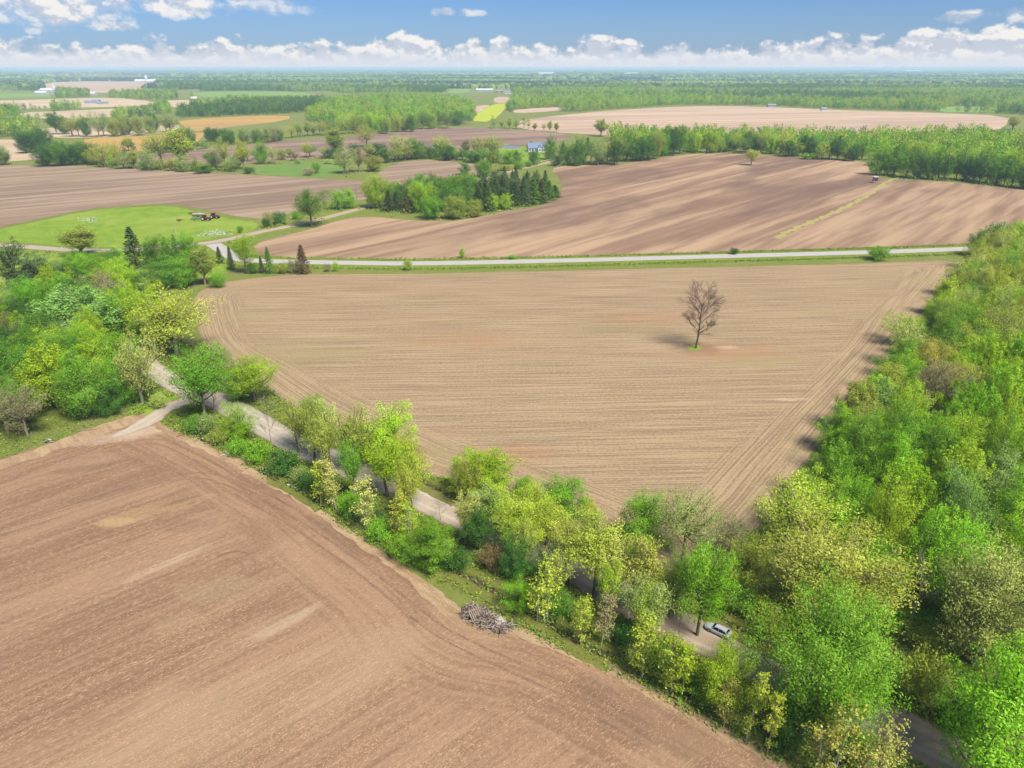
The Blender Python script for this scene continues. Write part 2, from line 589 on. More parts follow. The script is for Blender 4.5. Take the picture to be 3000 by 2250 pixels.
def maple(name, H=15.0, Rr=5.5, cb=0.9, boughs=32, per=84, size=0.232, rise=0.32, lump=0.20, knots=8, zmin=-0.55, flat=0.9, stem=0.30):
    """Leafy crown of many boughs that sweep up and out, each a ragged tapering spray of leaves with gaps between."""
    w = Wood()
    C = np.array((0, 0, (cb + H) / 2))
    hh = (H - cb) / 2
    d = unit(crown_dirs(boughs, zmin))
    skew = NR.normal(size=2) * 0.10
    w.limb((0, 0, -0.3), (NR.normal(0, .3), NR.normal(0, .3), H * 0.66), stem, stem * 0.33, 0.06, 7, 6)
    P, N_, S, T, A = [], [], [], [], []
    for i in range(boughs):
        reach = NR.uniform(0.70, 1.06) * (1 + skew[0] * d[i, 0] * 2 + skew[1] * d[i, 1] * 2)
        tip = C + d[i] * np.array((Rr, Rr, hh)) * reach
        z0 = max(cb * 0.7 + stem, tip[2] - NR.uniform(0.22, 0.42) * H)
        a = np.array((0, 0, min(z0, H * 0.7))) + np.array((d[i, 0], d[i, 1], 0)) * stem
        lb = w.limb(a, tip, stem * 0.4, stem * 0.07, 0.14, 5, 4, -rise * 0.3)
        ax = unit(tip - a)
        bt = NR.normal(0.5, 0.17)
        for t in np.linspace(0.30, 1.0, knots):
            k = t * 4
            q = min(int(k), 3)
            c = lb[q] + (lb[q + 1] - lb[q]) * (k - q)
            r = Rr * lump * (0.55 + 0.75 * math.sin(math.pi * min(1.0, t * 0.92) ** 1.3)) * NR.uniform(0.7, 1.25)
            c = c + NR.normal(size=3) * r * 0.45
            g = NR.normal(size=(per, 3))
            g /= np.maximum(1.0, np.linalg.norm(g, axis=1, keepdims=True) / 1.7)
            p_ = c + g * r * 0.62 * np.array((1, 1, flat))
            P.append(p_)
            o = unit(p_ - c)
            N_.append(unit(o * 0.55 + unit(p_ - C * (1, 1, 0.7)) * 0.35 + np.array((0, 0, 0.5)) + NR.normal(size=(per, 3)) * 0.55))
            A.append(np.repeat([ax * 0.8 + np.array((0, 0, 0.35))], per, 0) + o * 0.5)
            S.append(size * NR.uniform(0.6, 1.35, per))
            T.append(NR.normal(bt + NR.normal(0, 0.11), 0.10, per))
            if NR.uniform() < 0.5:
                w.limb(c, c + unit(ax + NR.normal(size=3) * 0.7) * r * 1.1, stem * 0.07, stem * 0.025, 0.1, 3, 1)
    P = np.concatenate(P)
    P[:, 2] = np.maximum(P[:, 2], stem * 0.7)
    return w.mesh(name + '_wood'), leaf_mesh(name + '_leaves', P, np.concatenate(N_), np.concatenate(S), np.concatenate(T), LEAF, 0.5, np.concatenate(A)), H, 2 * Rr * 1.0


def plume(name, H=15.0, Rr=4.6, cb=1.4, spires=21, per=74, size=0.26):
    """Upright crowns made of many leafy spires, as the close-set trees of the wood."""
    w = Wood()
    w.limb((0, 0, -0.3), (0, 0, H * 0.75), 0.24, 0.07, 0.05, 6, 5)
    cents, sigs, refs = [], [], []
    for i in range(spires):
        a, q = i * 2.39996 + NR.uniform(0, .6), math.sqrt((i + 0.3) / spires)
        rx = Rr * q * NR.uniform(0.78, 0.98)
        top = np.array((rx * math.cos(a) * 1.02, rx * math.sin(a) * 1.02, H * (1.0 - 0.38 * q ** 2) * NR.uniform(0.9, 1.03)))
        bot = np.array((top[0] * 0.55, top[1] * 0.55, max(cb, top[2] - H * NR.uniform(0.42, 0.62))))
        w.limb((0, 0, max(0.8, bot[2] * 0.7)), top, 0.09, 0.02, 0.12, 4, 3)
        k = 8
        ts = np.linspace(0.12, 1.0, k)[:, None]
        wd = (1.12 - 0.86 * ts ** 1.4) * Rr * 0.25
        c = bot + (top - bot) * ts + NR.normal(size=(k, 3)) * wd * 0.7
        cents.append(c)
        sigs.append(np.concatenate([wd * 0.8, wd * 0.8, np.full((k, 1), H * 0.030)], 1))
        refs.append(np.repeat([[bot[0], bot[1], bot[2] - 2]], k, 0))
    P, nr, s, t = sprays(np.concatenate(cents), np.concatenate(sigs), per, np.concatenate(refs), size, 0.30, 0.8, 0.6, spread=0.14)
    P[:, 2] = np.maximum(P[:, 2], 0.4)
    return w.mesh(name + '_wood'), leaf_mesh(name + '_leaves', P, nr, s, t, LEAF, 0.55), H, 2 * Rr * 1.05


def bud(name, H=14.0, Rr=4.6, cb=3.4, limbs=13, subs=14, per=52, size=0.27, dome=False):
    """Just coming into leaf: a spreading frame of branches shows through thin, small sprays."""
    w = Wood()
    fork = H * NR.uniform(0.20, 0.30)
    w.limb((0, 0, -0.3), (NR.normal(0, .15), NR.normal(0, .15), fork), 0.30, 0.22, 0.03, 7, 3)
    cents, sigs = [], []
    C = np.array((0, 0, (cb + H) / 2))
    for i in range(limbs):
        a = i * 2.39996 + NR.uniform(-.3, .3)
        q = math.sqrt((i + 0.4) / limbs)
        el_ = math.acos(min(1, q * 0.93))
        tip = np.array((math.cos(a) * Rr * 0.68 * math.cos(el_), math.sin(a) * Rr * 0.68 * math.cos(el_), cb + (H - cb) * (NR.uniform(0.22, 0.48) + 0.46 * math.sin(el_))))
        lb = w.limb((0, 0, fork * NR.uniform(0.75, 1.0)), tip, 0.13, 0.05, 0.16, 5, 5, -0.06)
        for j in range(subs):
            st = lb[NR.integers(2, 6)]
            dd = unit(unit(st - np.array((0, 0, fork))) * 0.7 + np.array((0, 0, 0.35)) + NR.normal(size=3) * 0.6)
            end = st + dd * Rr * NR.uniform(0.22, 0.42)
            tw = w.limb(st, end, 0.035, 0.014, 0.2, 3, 2)
            for _ in range(2):
                w.limb(tw[1], tw[1] + unit(dd + NR.normal(size=3) * 0.6) * Rr * 0.16, 0.02, 0.008, 0.1, 3, 1)
            cents.append(end)
            sigs.append((Rr * 0.11, Rr * 0.11, Rr * 0.10))
            cents.append((st + end) / 2)
            sigs.append((Rr * 0.10, Rr * 0.10, Rr * 0.09))
    P, nr, s, t = sprays(np.array(cents), np.array(sigs), per // 2, np.repeat([C], len(cents), 0), size, 0.45, 0.7, 0.8)
    return w.mesh(name + '_wood'), leaf_mesh(name + '_leaves', P, nr, s, t, LEAF, 0.7), H, 2 * Rr * 1.05


def pole(name, H=11.0, Rr=1.9, stems=1, branches=54, per=10, size=0.23):
    """Slender pale-stemmed young tree with short rising side branches."""
    w = Wood()
    cents, refs = [], []
    for k in range(stems):
        bx, by = NR.normal(0, 0.35 * (stems > 1), 2)
        tx, ty = NR.normal(0, 0.5, 2) + np.array((bx, by)) * 2.2
        hk = H * (1 if k == 0 else NR.uniform(0.7, 0.95))
        tr = w.limb((bx, by, -0.2), (tx, ty, hk), 0.11, 0.02, 0.02, 5, 8)
        for i in range(branches // stems):
            f = NR.uniform(0.16, 0.98)
            p = np.array((bx + (tx - bx) * f, by + (ty - by) * f, hk * f))
            a = NR.uniform(0, 6.28)
            L = Rr * (0.35 + 0.65 * math.sin(math.pi * min(1, (1 - f) * 0.75 + 0.12))) * NR.uniform(0.6, 1.05)
            dd = np.array((math.cos(a), math.sin(a), NR.uniform(0.45, 1.0)))
            e = p + unit(dd) * L
            w.limb(p, e, 0.028, 0.008, 0.12, 3, 2)
            w.limb((p + e) / 2, (p + e) / 2 + unit(dd + NR.normal(size=3) * 0.7) * L * 0.45, 0.014, 0.006, 0.1, 3, 1)
            for q in (0.45, 0.75, 1.0):
                cents.append(p + (e - p) * q)
                refs.append(p)
    cents = np.array(cents)
    P, nr, s, t = sprays(cents, np.full((len(cents), 3), 0.26), per, np.array(refs), size, 0.5, 0.6, 0.8)
    return w.mesh(name + '_wood'), leaf_mesh(name + '_leaves', P, nr, s, t, LEAF, 0.7), H, 2 * Rr


def spruce(name, H=13.0, Rr=2.8, whorls=24, arms=8, per=24, size=0.34, thin=1.0, cb=0.06):
    w = Wood()
    w.limb((0, 0, -0.3), (0, 0, H), 0.19, 0.02, 0.01, 6, 6)
    P, nr, al = [], [], []
    for i in range(whorls):
        f = cb + (0.985 - cb) * (i / (whorls - 1)) ** 0.92
        z = H * f
        L = Rr * (1 - f) ** 0.82 * NR.uniform(0.82, 1.12) + 0.15
        for k in range(arms):
            if NR.uniform() > thin:
                continue
            a = 2 * math.pi * (k + NR.uniform(-.3, .3)) / arms + i * 1.1
            l = L * NR.uniform(0.72, 1.1)
            d = np.array((math.cos(a), math.sin(a), 0))
            tip = np.array((0, 0, z)) + d * l + np.array((0, 0, -l * 0.22 + 0.1))
            w.limb((0, 0, z), tip, 0.03, 0.008, 0.05, 3, 1)
            t = NR.uniform(0.12, 1.05, per) ** 0.8
            side = np.cross(d, (0, 0, 1))
            p = np.array((0, 0, z)) + (tip - np.array((0, 0, z))) * t[:, None] + side * NR.normal(size=(per, 1)) * l * 0.20 * (1.1 - t[:, None]) + NR.normal(size=(per, 3)) * 0.06
            p[:, 2] -= np.abs(NR.normal(size=per)) * 0.16
            P.append(p)
            nr.append(unit(np.array((0, 0, 0.8)) + d * 0.5 + NR.normal(size=(per, 3)) * 0.45))
            al.append(np.repeat([d], per, 0) + side * NR.normal(size=(per, 1)) * 0.7 - np.array((0, 0, 0.35)))
    P, nr, al = np.concatenate(P), np.concatenate(nr), np.concatenate(al)
    n = len(P)
    return w.mesh(name + '_wood'), leaf_mesh(name + '_needles', P, nr, size * NR.uniform(0.8, 1.5, n), NR.normal(0.5, 0.2, n), LEAF, 0.42, al), H, 2 * Rr


def bare(name, H=17.0, seed=3, depth=6, spread=0.62, r0=0.34, fork=0.30, twig=True):
    """Leafless: limbs fork down to a mist of twigs."""
    rr = random.Random(seed)
    w = Wood()
    limbs_mb, twigs = w, Wood()

    def grow(p, d, L, r, k):
        d = unit(d)
        e = p + d * L
        tgt = limbs_mb if k > 1 else twigs
        r = max(r, 0.013)
        pts = tgt.limb(p, e, r, r * 0.62, 0.16, 6 if k > 3 else 3, 4 if k > 3 else 2)
        if k == 0:
            return
        n = 4
        for i in range(n):
            st = pts[-1] if i < 2 else pts[len(pts) // 2]
            nd = unit(d + np.array((rr.gauss(0, spread), rr.gauss(0, spread), rr.gauss(0.16, spread * 0.6))))
            grow(np.array(st), nd, L * rr.uniform(0.58, 0.80), r * (0.58 if i < 2 else 0.40), k - 1)
    top = 0.80
    tr = w.limb((0, 0, -0.3), (rr.gauss(0, .3), rr.gauss(0, .3), H * top), r0, r0 * 0.18, 0.05, 8, 10)
    nl = 16 if twig else 7
    for i in range(nl):
        f = fork + (top - fork) * (i / (nl - 1))
        a = i * 2.4 + rr.uniform(-.4, .4)
        q = f / top * 10
        k = min(int(q), 9)
        st = tr[k] + (tr[k + 1] - tr[k]) * (q - k)
        u = i / (nl - 1)
        L = H * (0.115 + 0.085 * math.sin(math.pi * (0.15 + 0.65 * u))) * rr.uniform(0.85, 1.15)
        grow(np.array(st), np.array((math.cos(a), math.sin(a), 0.75 + 1.1 * u)), L, r0 * (0.40 - 0.24 * u), depth - 2)
    return w.mesh(name + '_wood'), twigs.mesh(name + '_twigs'), H, H * 0.74


PROTO = {
    'maple': [maple('maple_a'), maple('maple_b', 15, 5.6, 0.6, 36, 80), maple('maple_c', 15, 5.2, 1.4, 28, 90, 0.23, 0.4, 0.23), maple('maple_d', 15, 5.0, 0.8, 38, 76, 0.225, 0.3, 0.18)],
    'giant': [maple('giant_a', 18, 8.0, 1.6, 66, 104, 0.215, 0.35, 0.15, 9)],
    'lawn': [maple('stemmed_a', 14, 4.8, 5.2, 30, 76, 0.225, 0.3, 0.22, 7, -0.35), maple('stemmed_b', 14, 5.2, 4.6, 32, 74, 0.225, 0.3, 0.20, 7, -0.35)],
    'tall': [maple('tall_a', 14, 3.6, 5.6, 24, 50, 0.22, 0.5, 0.24, 7, -0.3), maple('tall_b', 14, 3.3, 6.4, 22, 46, 0.22, 0.5, 0.25, 7, -0.25), maple('tall_c', 14, 3.8, 5.0, 26, 40, 0.22, 0.5, 0.24, 7, -0.3)],
    'plume': [plume('plume_a'), plume('plume_b', 15, 4.4, 1.2, 18), plume('plume_c', 15, 4.9, 1.5, 24, 64)],
    'bud': [maple('airy_a', 14, 4.6, 3.4, 28, 44, 0.225, 0.4, 0.22, 7, -0.3), maple('airy_b', 14, 4.8, 4.2, 26, 40, 0.225, 0.45, 0.24, 7, -0.25), bud('bud_c', 14, 4.8, 3.0, 13, 15, 46), maple('airy_d', 14, 4.4, 3.0, 30, 38, 0.225, 0.35, 0.20, 7, -0.35)],
    'dome': [maple('dome_a', 14, 6.2, 1.6, 54, 76, 0.205, 0.2, 0.17, 7, -0.4), maple('dome_b', 14, 5.8, 1.4, 50, 76, 0.205, 0.2, 0.18, 7, -0.4)],
    'pole': [pole('pole_a'), pole('pole_b', 11, 1.7, 1, 58, 9), pole('pole_c', 10, 2.3, 3, 66, 9)],
    'spruce': [spruce('spruce_a'), spruce('spruce_b', 13, 3.1, 20, 8, 26, 0.36, 0.85), spruce('spruce_c', 13, 2.4, 26, 7, 22, 0.32, 0.9)],
    'pine': [maple('pine_a', 14, 4.2, 0.5, 44, 34, 0.26, 0.05, 0.17, 7, -0.9, 0.5), maple('pine_b', 14, 3.9, 0.4, 40, 36, 0.26, 0.05, 0.18, 7, -0.9, 0.5)],
    'shrub': [maple('bush_a', 3, 2.0, 0.1, 26, 34, 0.17, 0.4, 0.26, 5, -0.15, 0.9, 0.05), maple('bush_b', 3, 2.2, 0.1, 22, 38, 0.18, 0.4, 0.28, 5, -0.1, 0.9, 0.05), maple('bush_c', 3, 1.8, 0.1, 30, 30, 0.16, 0.3, 0.24, 5, -0.2, 0.9, 0.05)],
    'bare': [bare('bare_a', 17.0, 11, 6, 0.50, 0.32, 0.24)],
    'thinbare': [bare('bare_b', 12.0, 5, 5, 0.34, 0.14, 0.36, False)],
    'snag': [bare('snag_a', 13.0, 23, 4, 0.45, 0.30, 0.35, False)],
}

PAL = {
    'lime': (0.300, 0.470, 0.014), 'green': (0.150, 0.335, 0.014), 'mid': (0.112, 0.245, 0.018), 'deep': (0.056, 0.155, 0.018), 'olive': (0.300, 0.360, 0.046),
    'yellow': (0.345, 0.430, 0.034), 'pale': (0.415, 0.475, 0.100), 'silver': (0.240, 0.395, 0.080), 'grey': (0.265, 0.265, 0.110), 'needle': (0.078, 0.135, 0.034),
    'blue': (0.092, 0.165, 0.056), 'rust': (0.200, 0.150, 0.060), 'gold': (0.375, 0.395, 0.060), 'fresh': (0.205, 0.425, 0.012), 'sage': (0.265, 0.365, 0.085),
}
BARKS = {'pole': (0.42, 0.37, 0.28), 'bud': (0.28, 0.23, 0.17), 'dome': (0.25, 0.205, 0.155), 'snag': (0.30, 0.24, 0.19), 'bare': (0.115, 0.085, 0.075), 'thinbare': (0.22, 0.17, 0.13)}
CROWN_NAME = {'spruce': 'crown', 'bare': 'twigs', 'snag': 'twigs', 'thinbare': 'twigs'}
TREES = []


def plant(kind, X, Y, h, wd, colour, label, group=None, cat='tree', name=None, lean=(0.0, 0.0), bark=None, rz=None):
    var = PROTO[kind]
    wood, leaf, H0, W0 = var[R.randrange(len(var))]
    nm = name or {'spruce': 'spruce_tree', 'pine': 'pine_tree', 'shrub': 'shrub', 'bare': 'bare_tree', 'snag': 'dead_tree', 'pole': 'slender_tree', 'thinbare': 'bare_tree', 'bud': 'budding_tree', 'dome': 'budding_tree', 'plume': 'plumed_tree'}.get(kind, 'leafy_tree')
    t = empty(nm, (X, Y, 0.0), R.uniform(0, 6.28) if rz is None else rz)
    t.rotation_euler = (lean[0], lean[1], t.rotation_euler[2])
    t.scale = (wd / W0, wd / W0, h / H0)
    tag(t, label, cat, group)
    j = R.uniform(0.86, 1.16)
    col_ = PAL[colour] if isinstance(colour, str) else colour
    cc = [c * j * R.uniform(0.93, 1.07) for c in col_]
    bk = bark or BARKS.get(kind, (0.14, 0.11, 0.085))
    bk = [b * R.uniform(0.8, 1.2) for b in bk]
    tr = link('stem' if kind == 'shrub' else 'trunk', wood, t)
    tr.color = (*bk, 1)
    cr = link(CROWN_NAME.get(kind, 'crown'), leaf, t)
    cr.color = (*(bk if kind in ('bare', 'snag', 'thinbare') else cc), 1)
    if kind in ('bare', 'snag', 'thinbare'):
        cr['kind'] = 'stuff'
    TREES.append((X, Y, wd, h))
    return t


def tree(kind, x, yb, yt, wpx, colour, label, group=None, cat=None, **kw):
    """A tree whose foot the photograph shows at (x, yb), its top at yt, wpx pixels wide."""
    X, Y = G(x, yb)
    h = max(0.6, height_at(yb, yt))
    wd = metres(yb, wpx) * (1 - 0.35 * h / CAMH) * {'spruce': 1.8, 'bud': 1.45, 'pole': 1.2, 'shrub': 1.1, 'pine': 1.3, 'lawn': 1.15, 'tall': 1.2}.get(kind, 1.28)
    if kind == 'maple' and wd > 15:
        kind, wd = 'giant', wd * 0.84
    if cat is None:
        cat = {'shrub': 'shrub', 'spruce': 'conifer', 'pine': 'conifer'}.get(kind, 'tree')
    return plant(kind, X, Y, h, wd, colour, label, group, cat, **kw)

# ------------------------------------------------------------------ the ground, fields, roads and water
def chaikin(p, closed=True, it=2):
    p = np.asarray(p, float)
    for _ in range(it):
        q = np.roll(p, -1, 0)
        if closed:
            p = np.stack([p * 0.75 + q * 0.25, p * 0.25 + q * 0.75], 1).reshape(-1, 2)
        else:
            a, b = p[:-1], p[1:]
            m = np.stack([a * 0.75 + b * 0.25, a * 0.25 + b * 0.75], 1).reshape(-1, 2)
            p = np.concatenate([p[:1], m, p[-1:]])
    return p


def densify(p, step, closed=True):
    out = []
    n = len(p)
    for i in range(n if closed else n - 1):
        a, b = p[i], p[(i + 1) % n]
        k = max(1, int(np.linalg.norm(b - a) / step))
        for j in range(k):
            out.append(a + (b - a) * j / k)
    if not closed:
        out.append(p[-1])
    return np.array(out)


def inside(P, poly):
    x, y = P[:, 0], P[:, 1]
    c = np.zeros(len(P), bool)
    a = poly
    b = np.roll(poly, -1, 0)
    for (x0, y0), (x1, y1) in zip(a, b):
        if y0 == y1:
            continue
        m = ((y0 > y) != (y1 > y)) & (x < (x1 - x0) * (y - y0) / (y1 - y0) + x0)
        c ^= m
    return c


def edge_info(P, poly):
    a, b = poly, np.roll(poly, -1, 0)
    L = np.linalg.norm(b - a, axis=1)
    s0 = np.concatenate([[0], np.cumsum(L)[:-1]])
    best = np.full(len(P), 1e9)
    arc = np.zeros(len(P))
    for i in range(len(a)):
        d = b[i] - a[i]
        t = np.clip(((P - a[i]) @ d) / max(L[i] ** 2, 1e-9), 0, 1)
        q = np.linalg.norm(P - (a[i] + t[:, None] * d), axis=1)
        m = q < best
        best[m] = q[m]
        arc[m] = s0[i] + t[m] * L[i]
    return best, arc


def gp(pts):
    return np.array([G(*p[:2]) if len(p) == 2 else np.array(p[1:]) for p in pts])


FIELDS = []          # world outlines on which no far tree grows


def sheet(name, pts, step, z, mat, label, smooth=1, rough=0.0, attrs=False, kind='structure', keep=True, children=None):
    """A flat sheet of ground: outline given in photograph pixels, or in metres as ('w', X, Y)."""
    poly = chaikin(gp(pts), True, smooth) if smooth else gp(pts)
    if keep:
        FIELDS.append(poly)
    ring = densify(poly, step)
    if rough:
        ring = ring + NR.normal(scale=rough, size=ring.shape)
    lo, hi = ring.min(0), ring.max(0)
    gx, gy = np.meshgrid(np.arange(lo[0], hi[0], step), np.arange(lo[1], hi[1], step))
    grid = np.stack([gx.ravel(), gy.ravel()], 1)
    grid += NR.uniform(-.2, .2, grid.shape) * step
    grid = grid[inside(grid, ring)]
    if len(grid):
        d, _ = edge_info(grid, ring)
        grid = grid[d > step * 0.45]
    pts2 = np.concatenate([ring, grid]) if len(grid) else ring
    n = len(ring)
    vs, _, fs, *_r = delaunay_2d_cdt([Vector(p) for p in pts2], [(i, (i + 1) % n) for i in range(n)], [], 1, 1e-4)
    V = np.array([(v.x, v.y, z) for v in vs])
    me = mesh_np(name, V, [f if len(f) == 3 else f[:3] for f in fs], mat)
    me.flip_normals() if me.polygons[0].normal.z < 0 else None
    if attrs:
        d, a = edge_info(V[:, :2], poly)
        add_attr(me, 'edge_dist', d)
        add_attr(me, 'edge_arc', a)
    return tag(link(name, me), label, kind=kind, cat='field' if 'field' in name else None)


def strip(name, line, width, z, mat, label, px=True, cross=9, wob=0.25, kind='structure', cat='road', step=1.5, crown_h=0.0, taper=0.0):
    """A road or track laid along a line."""
    p = gp(line) if px else np.asarray(line, float)
    p = densify(chaikin(p, False, 3), step, False)
    t = np.gradient(p, axis=0)
    t = unit(t)
    nrm = np.stack([-t[:, 1], t[:, 0]], 1)
    s = np.concatenate([[0], np.cumsum(np.linalg.norm(np.diff(p, axis=0), axis=1))])
    wj = width / 2 + wob * (np.sin(s * 0.31) + np.sin(s * 0.83 + 1) + 0.8 * np.sin(s * 2.1)) / 2.2
    wj2 = width / 2 + wob * (np.sin(s * 0.37 + 2) + np.sin(s * 0.71 + 4) + 0.8 * np.sin(s * 1.9)) / 2.2
    if taper:
        tp = np.sqrt(np.clip((s[-1] - s) / taper, 0.0, 1.0))
        wj, wj2 = wj * tp, wj2 * tp
    V, ac, al = [], [], []
    for j in range(cross):
        u = -1 + 2 * j / (cross - 1)
        w_ = np.where(u < 0, wj, wj2)
        q = p + nrm * (u * w_)[:, None]
        V.append(np.concatenate([q, np.full((len(p), 1), z + crown_h * (1 - u * u))], 1))
        ac.append(np.full(len(p), u))
        al.append(s)
    V = np.concatenate(V)
    n = len(p)
    F = []
    for j in range(cross - 1):
        i = np.arange(n - 1)
        F.append(np.stack([j * n + i, j * n + i + 1, (j + 1) * n + i + 1, (j + 1) * n + i], 1))
    me = mesh_np(name, V, np.concatenate(F), mat)
    if me.polygons[0].normal.z < 0:
        me.flip_normals()
    add_attr(me, 'across', np.concatenate(ac))
    add_attr(me, 'along', np.concatenate(al))
    return tag(link(name, me), label, cat, kind=kind), p


# ground to the horizon, finer near the camera
rad = np.concatenate([[0.0], np.geomspace(12, 45000, 44)])
NS = 72
V = [(0, 0, 0)]
for r in rad[1:]:
    for k in range(NS):
        a = 2 * math.pi * k / NS
        V.append((r * math.cos(a), r * math.sin(a) + 40, 0))
V[0] = (0, 40, 0)
F3 = [(0, 1 + k, 1 + (k + 1) % NS, 1 + (k + 1) % NS) for k in range(NS)]
me = bpy.data.meshes.new('ground')
faces = [(0, 1 + k, 1 + (k + 1) % NS) for k in range(NS)]
for i in range(len(rad) - 2):
    o, q = 1 + i * NS, 1 + (i + 1) * NS
    faces += [(o + k, q + k, q + (k + 1) % NS, o + (k + 1) % NS) for k in range(NS)]
me.from_pydata(V, [], faces)
me.materials.append(grass_mat('rough_grass', (0.215, 0.255, 0.050), (0.135, 0.175, 0.035), (0.30, 0.25, 0.12), 0.5, 0.85))
tag(link('ground', me), 'rough green and straw coloured grassland reaching to the horizon', kind='structure')

# --- worked fields
def spot(x, y, ra, rb, ang, col_, k):
    X, Y = G(x, y)
    return (X, Y, ra, rb, ang, col_, k)


YEL, PALE_S, DARK_S, RED_S = (0.42, 0.30, 0.14), (0.40, 0.31, 0.22), (0.085, 0.055, 0.040), (0.30, 0.135, 0.062)
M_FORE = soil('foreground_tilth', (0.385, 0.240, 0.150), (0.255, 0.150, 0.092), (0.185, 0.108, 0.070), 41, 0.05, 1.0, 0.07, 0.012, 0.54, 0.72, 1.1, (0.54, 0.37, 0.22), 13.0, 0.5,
              1.6, 0.5, mottled=(0.46, 0.330, 0.200), spots=[spot(450, 1495, 11, 3, 30, YEL, .35), spot(520, 1470, 5, 1.0, 32, DARK_S, .6), spot(345, 1530, 4, 1.6, 10, YEL, .4), spot(490, 1650, 9, 1.3, 44, PALE_S, .55),
                                                      spot(820, 1830, 7, 1.4, 42, PALE_S, .5), spot(260, 1370, 9, 2.0, 20, DARK_S, .45), spot(330, 1440, 10, 2.2, 28, DARK_S, .35), spot(420, 1262, 9, 3.2, 15, PALE_S, .8),
                                                      spot(330, 1285, 12, 3.0, 15, PALE_S, .6), spot(250, 1260, 9, 1.6, 18, DARK_S, .6), spot(560, 1540, 6, 2.5, 0, DARK_S, .3), spot(640, 1720, 7, 3, 20, (0.26, 0.20, 0.12), .5),
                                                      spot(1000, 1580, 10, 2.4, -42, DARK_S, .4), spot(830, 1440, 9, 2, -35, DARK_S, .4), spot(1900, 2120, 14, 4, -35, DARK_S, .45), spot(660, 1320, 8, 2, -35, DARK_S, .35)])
M_STUB = soil('stubble_rows', (0.450, 0.332, 0.200), (0.290, 0.205, 0.122), (0.42, 0.275, 0.165), 2.5, 0.035, 1.3, 0.16, 0.012, 0.50, 0.66, 1.6, (0.50, 0.385, 0.235), 13.0, 0.35, 1.5, 0.20, rows=0.76,
              mottled=(0.345, 0.285, 0.130), spots=[spot(2135, 1018, 5, 1.6, 2, PALE_S, .9), spot(2038, 1022, 8, 6, 0, DARK_S, .45), spot(2150, 1030, 18, 7, 4, RED_S, .35), spot(1900, 930, 20, 8, 4, RED_S, .3),
                                                    spot(1350, 1000, 18, 8, 2, RED_S, .3), spot(1500, 1330, 11, 5, 2, RED_S, .35), spot(2320, 1170, 5, 1.2, 4, PALE_S, .7), spot(2230, 1060, 14, 6, 5, (0.22, 0.19, 0.08), .5)])
M_MIDR = soil('ridged_tilth', (0.500, 0.345, 0.215), (0.265, 0.165, 0.110), (0.175, 0.108, 0.085), 49, 0.012, 0.16, 0.035, 0.0075, 0.48, 0.62, 0.25, None, 0, 0.3, 1.0, 0.6)
M_LEFT = soil('grey_brown_tilth', (0.425, 0.315, 0.215), (0.255, 0.175, 0.125), (0.215, 0.145, 0.110), 36, 0.010, 0.14, 0.04, 0.006, 0.54, 0.70, 0.25, None, 0, 0.3, 1.0, 0.5)
M_PURP = soil('purple_brown_tilth', (0.40, 0.28, 0.205), (0.23, 0.15, 0.118), (0.20, 0.13, 0.11), 24, 0.008, 0.10, 0.03, 0.006, 0.46, 0.62, 0.25, None, 0, 0.3, 1.0, 0.5)
M_PALE = soil('pale_dry_soil', (0.66, 0.49, 0.345), (0.48, 0.34, 0.24), (0.36, 0.26, 0.20), 15, 0.004, 0.06, 0.02, 0.004, 0.52, 0.66, 0.2, None, 0, 0.2, 0.6, 0.5)
M_GOLD = soil('golden_stubble', (0.58, 0.36, 0.085), (0.46, 0.30, 0.12), (0.42, 0.28, 0.15), 10, 0.004, 0.06, 0.02, 0.005, 0.50, 0.66, 0.2, None, 0, 0.2, 0.6, 0.5)
M_TAN = soil('far_tan_soil', (0.68, 0.53, 0.36), (0.54, 0.41, 0.27), (0.48, 0.36, 0.25), 5, 0.004, 0.05, 0.02, 0.003, 0.50, 0.66, 0.2, None, 0, 0.2, 0.5, 0.5)
M_LAWN = grass_mat('bright_lawn', (0.25, 0.365, 0.035), (0.115, 0.225, 0.020), (0.37, 0.40, 0.09), 0.13, 0.95)
M_MEADOW = grass_mat('damp_meadow', (0.170, 0.28, 0.055), (0.115, 0.215, 0.035), (0.26, 0.30, 0.10), 0.10, 0.6)
M_VERGE = grass_mat('mown_verge', (0.215, 0.285, 0.030), (0.145, 0.205, 0.024), (0.30, 0.28, 0.085), 0.4, 0.75)
M_WHEAT = grass_mat('young_wheat', (0.46, 0.52, 0.035), (0.38, 0.46, 0.03), (0.50, 0.50, 0.06), 0.03, 0.6)
M_FARGREEN = grass_mat('far_green_crop', (0.22, 0.36, 0.075), (0.18, 0.30, 0.06), (0.26, 0.36, 0.09), 0.02, 0.6)
M_DRYEDGE = soil('dry_field_edge', (0.50, 0.36, 0.21), (0.36, 0.235, 0.135), (0.30, 0.19, 0.11), -43, 0.12, 0.7, 0.2, 0.05, 0.52, 0.7, 0.6, (0.62, 0.50, 0.32), 0, 0.5, 2.5, 0.3)

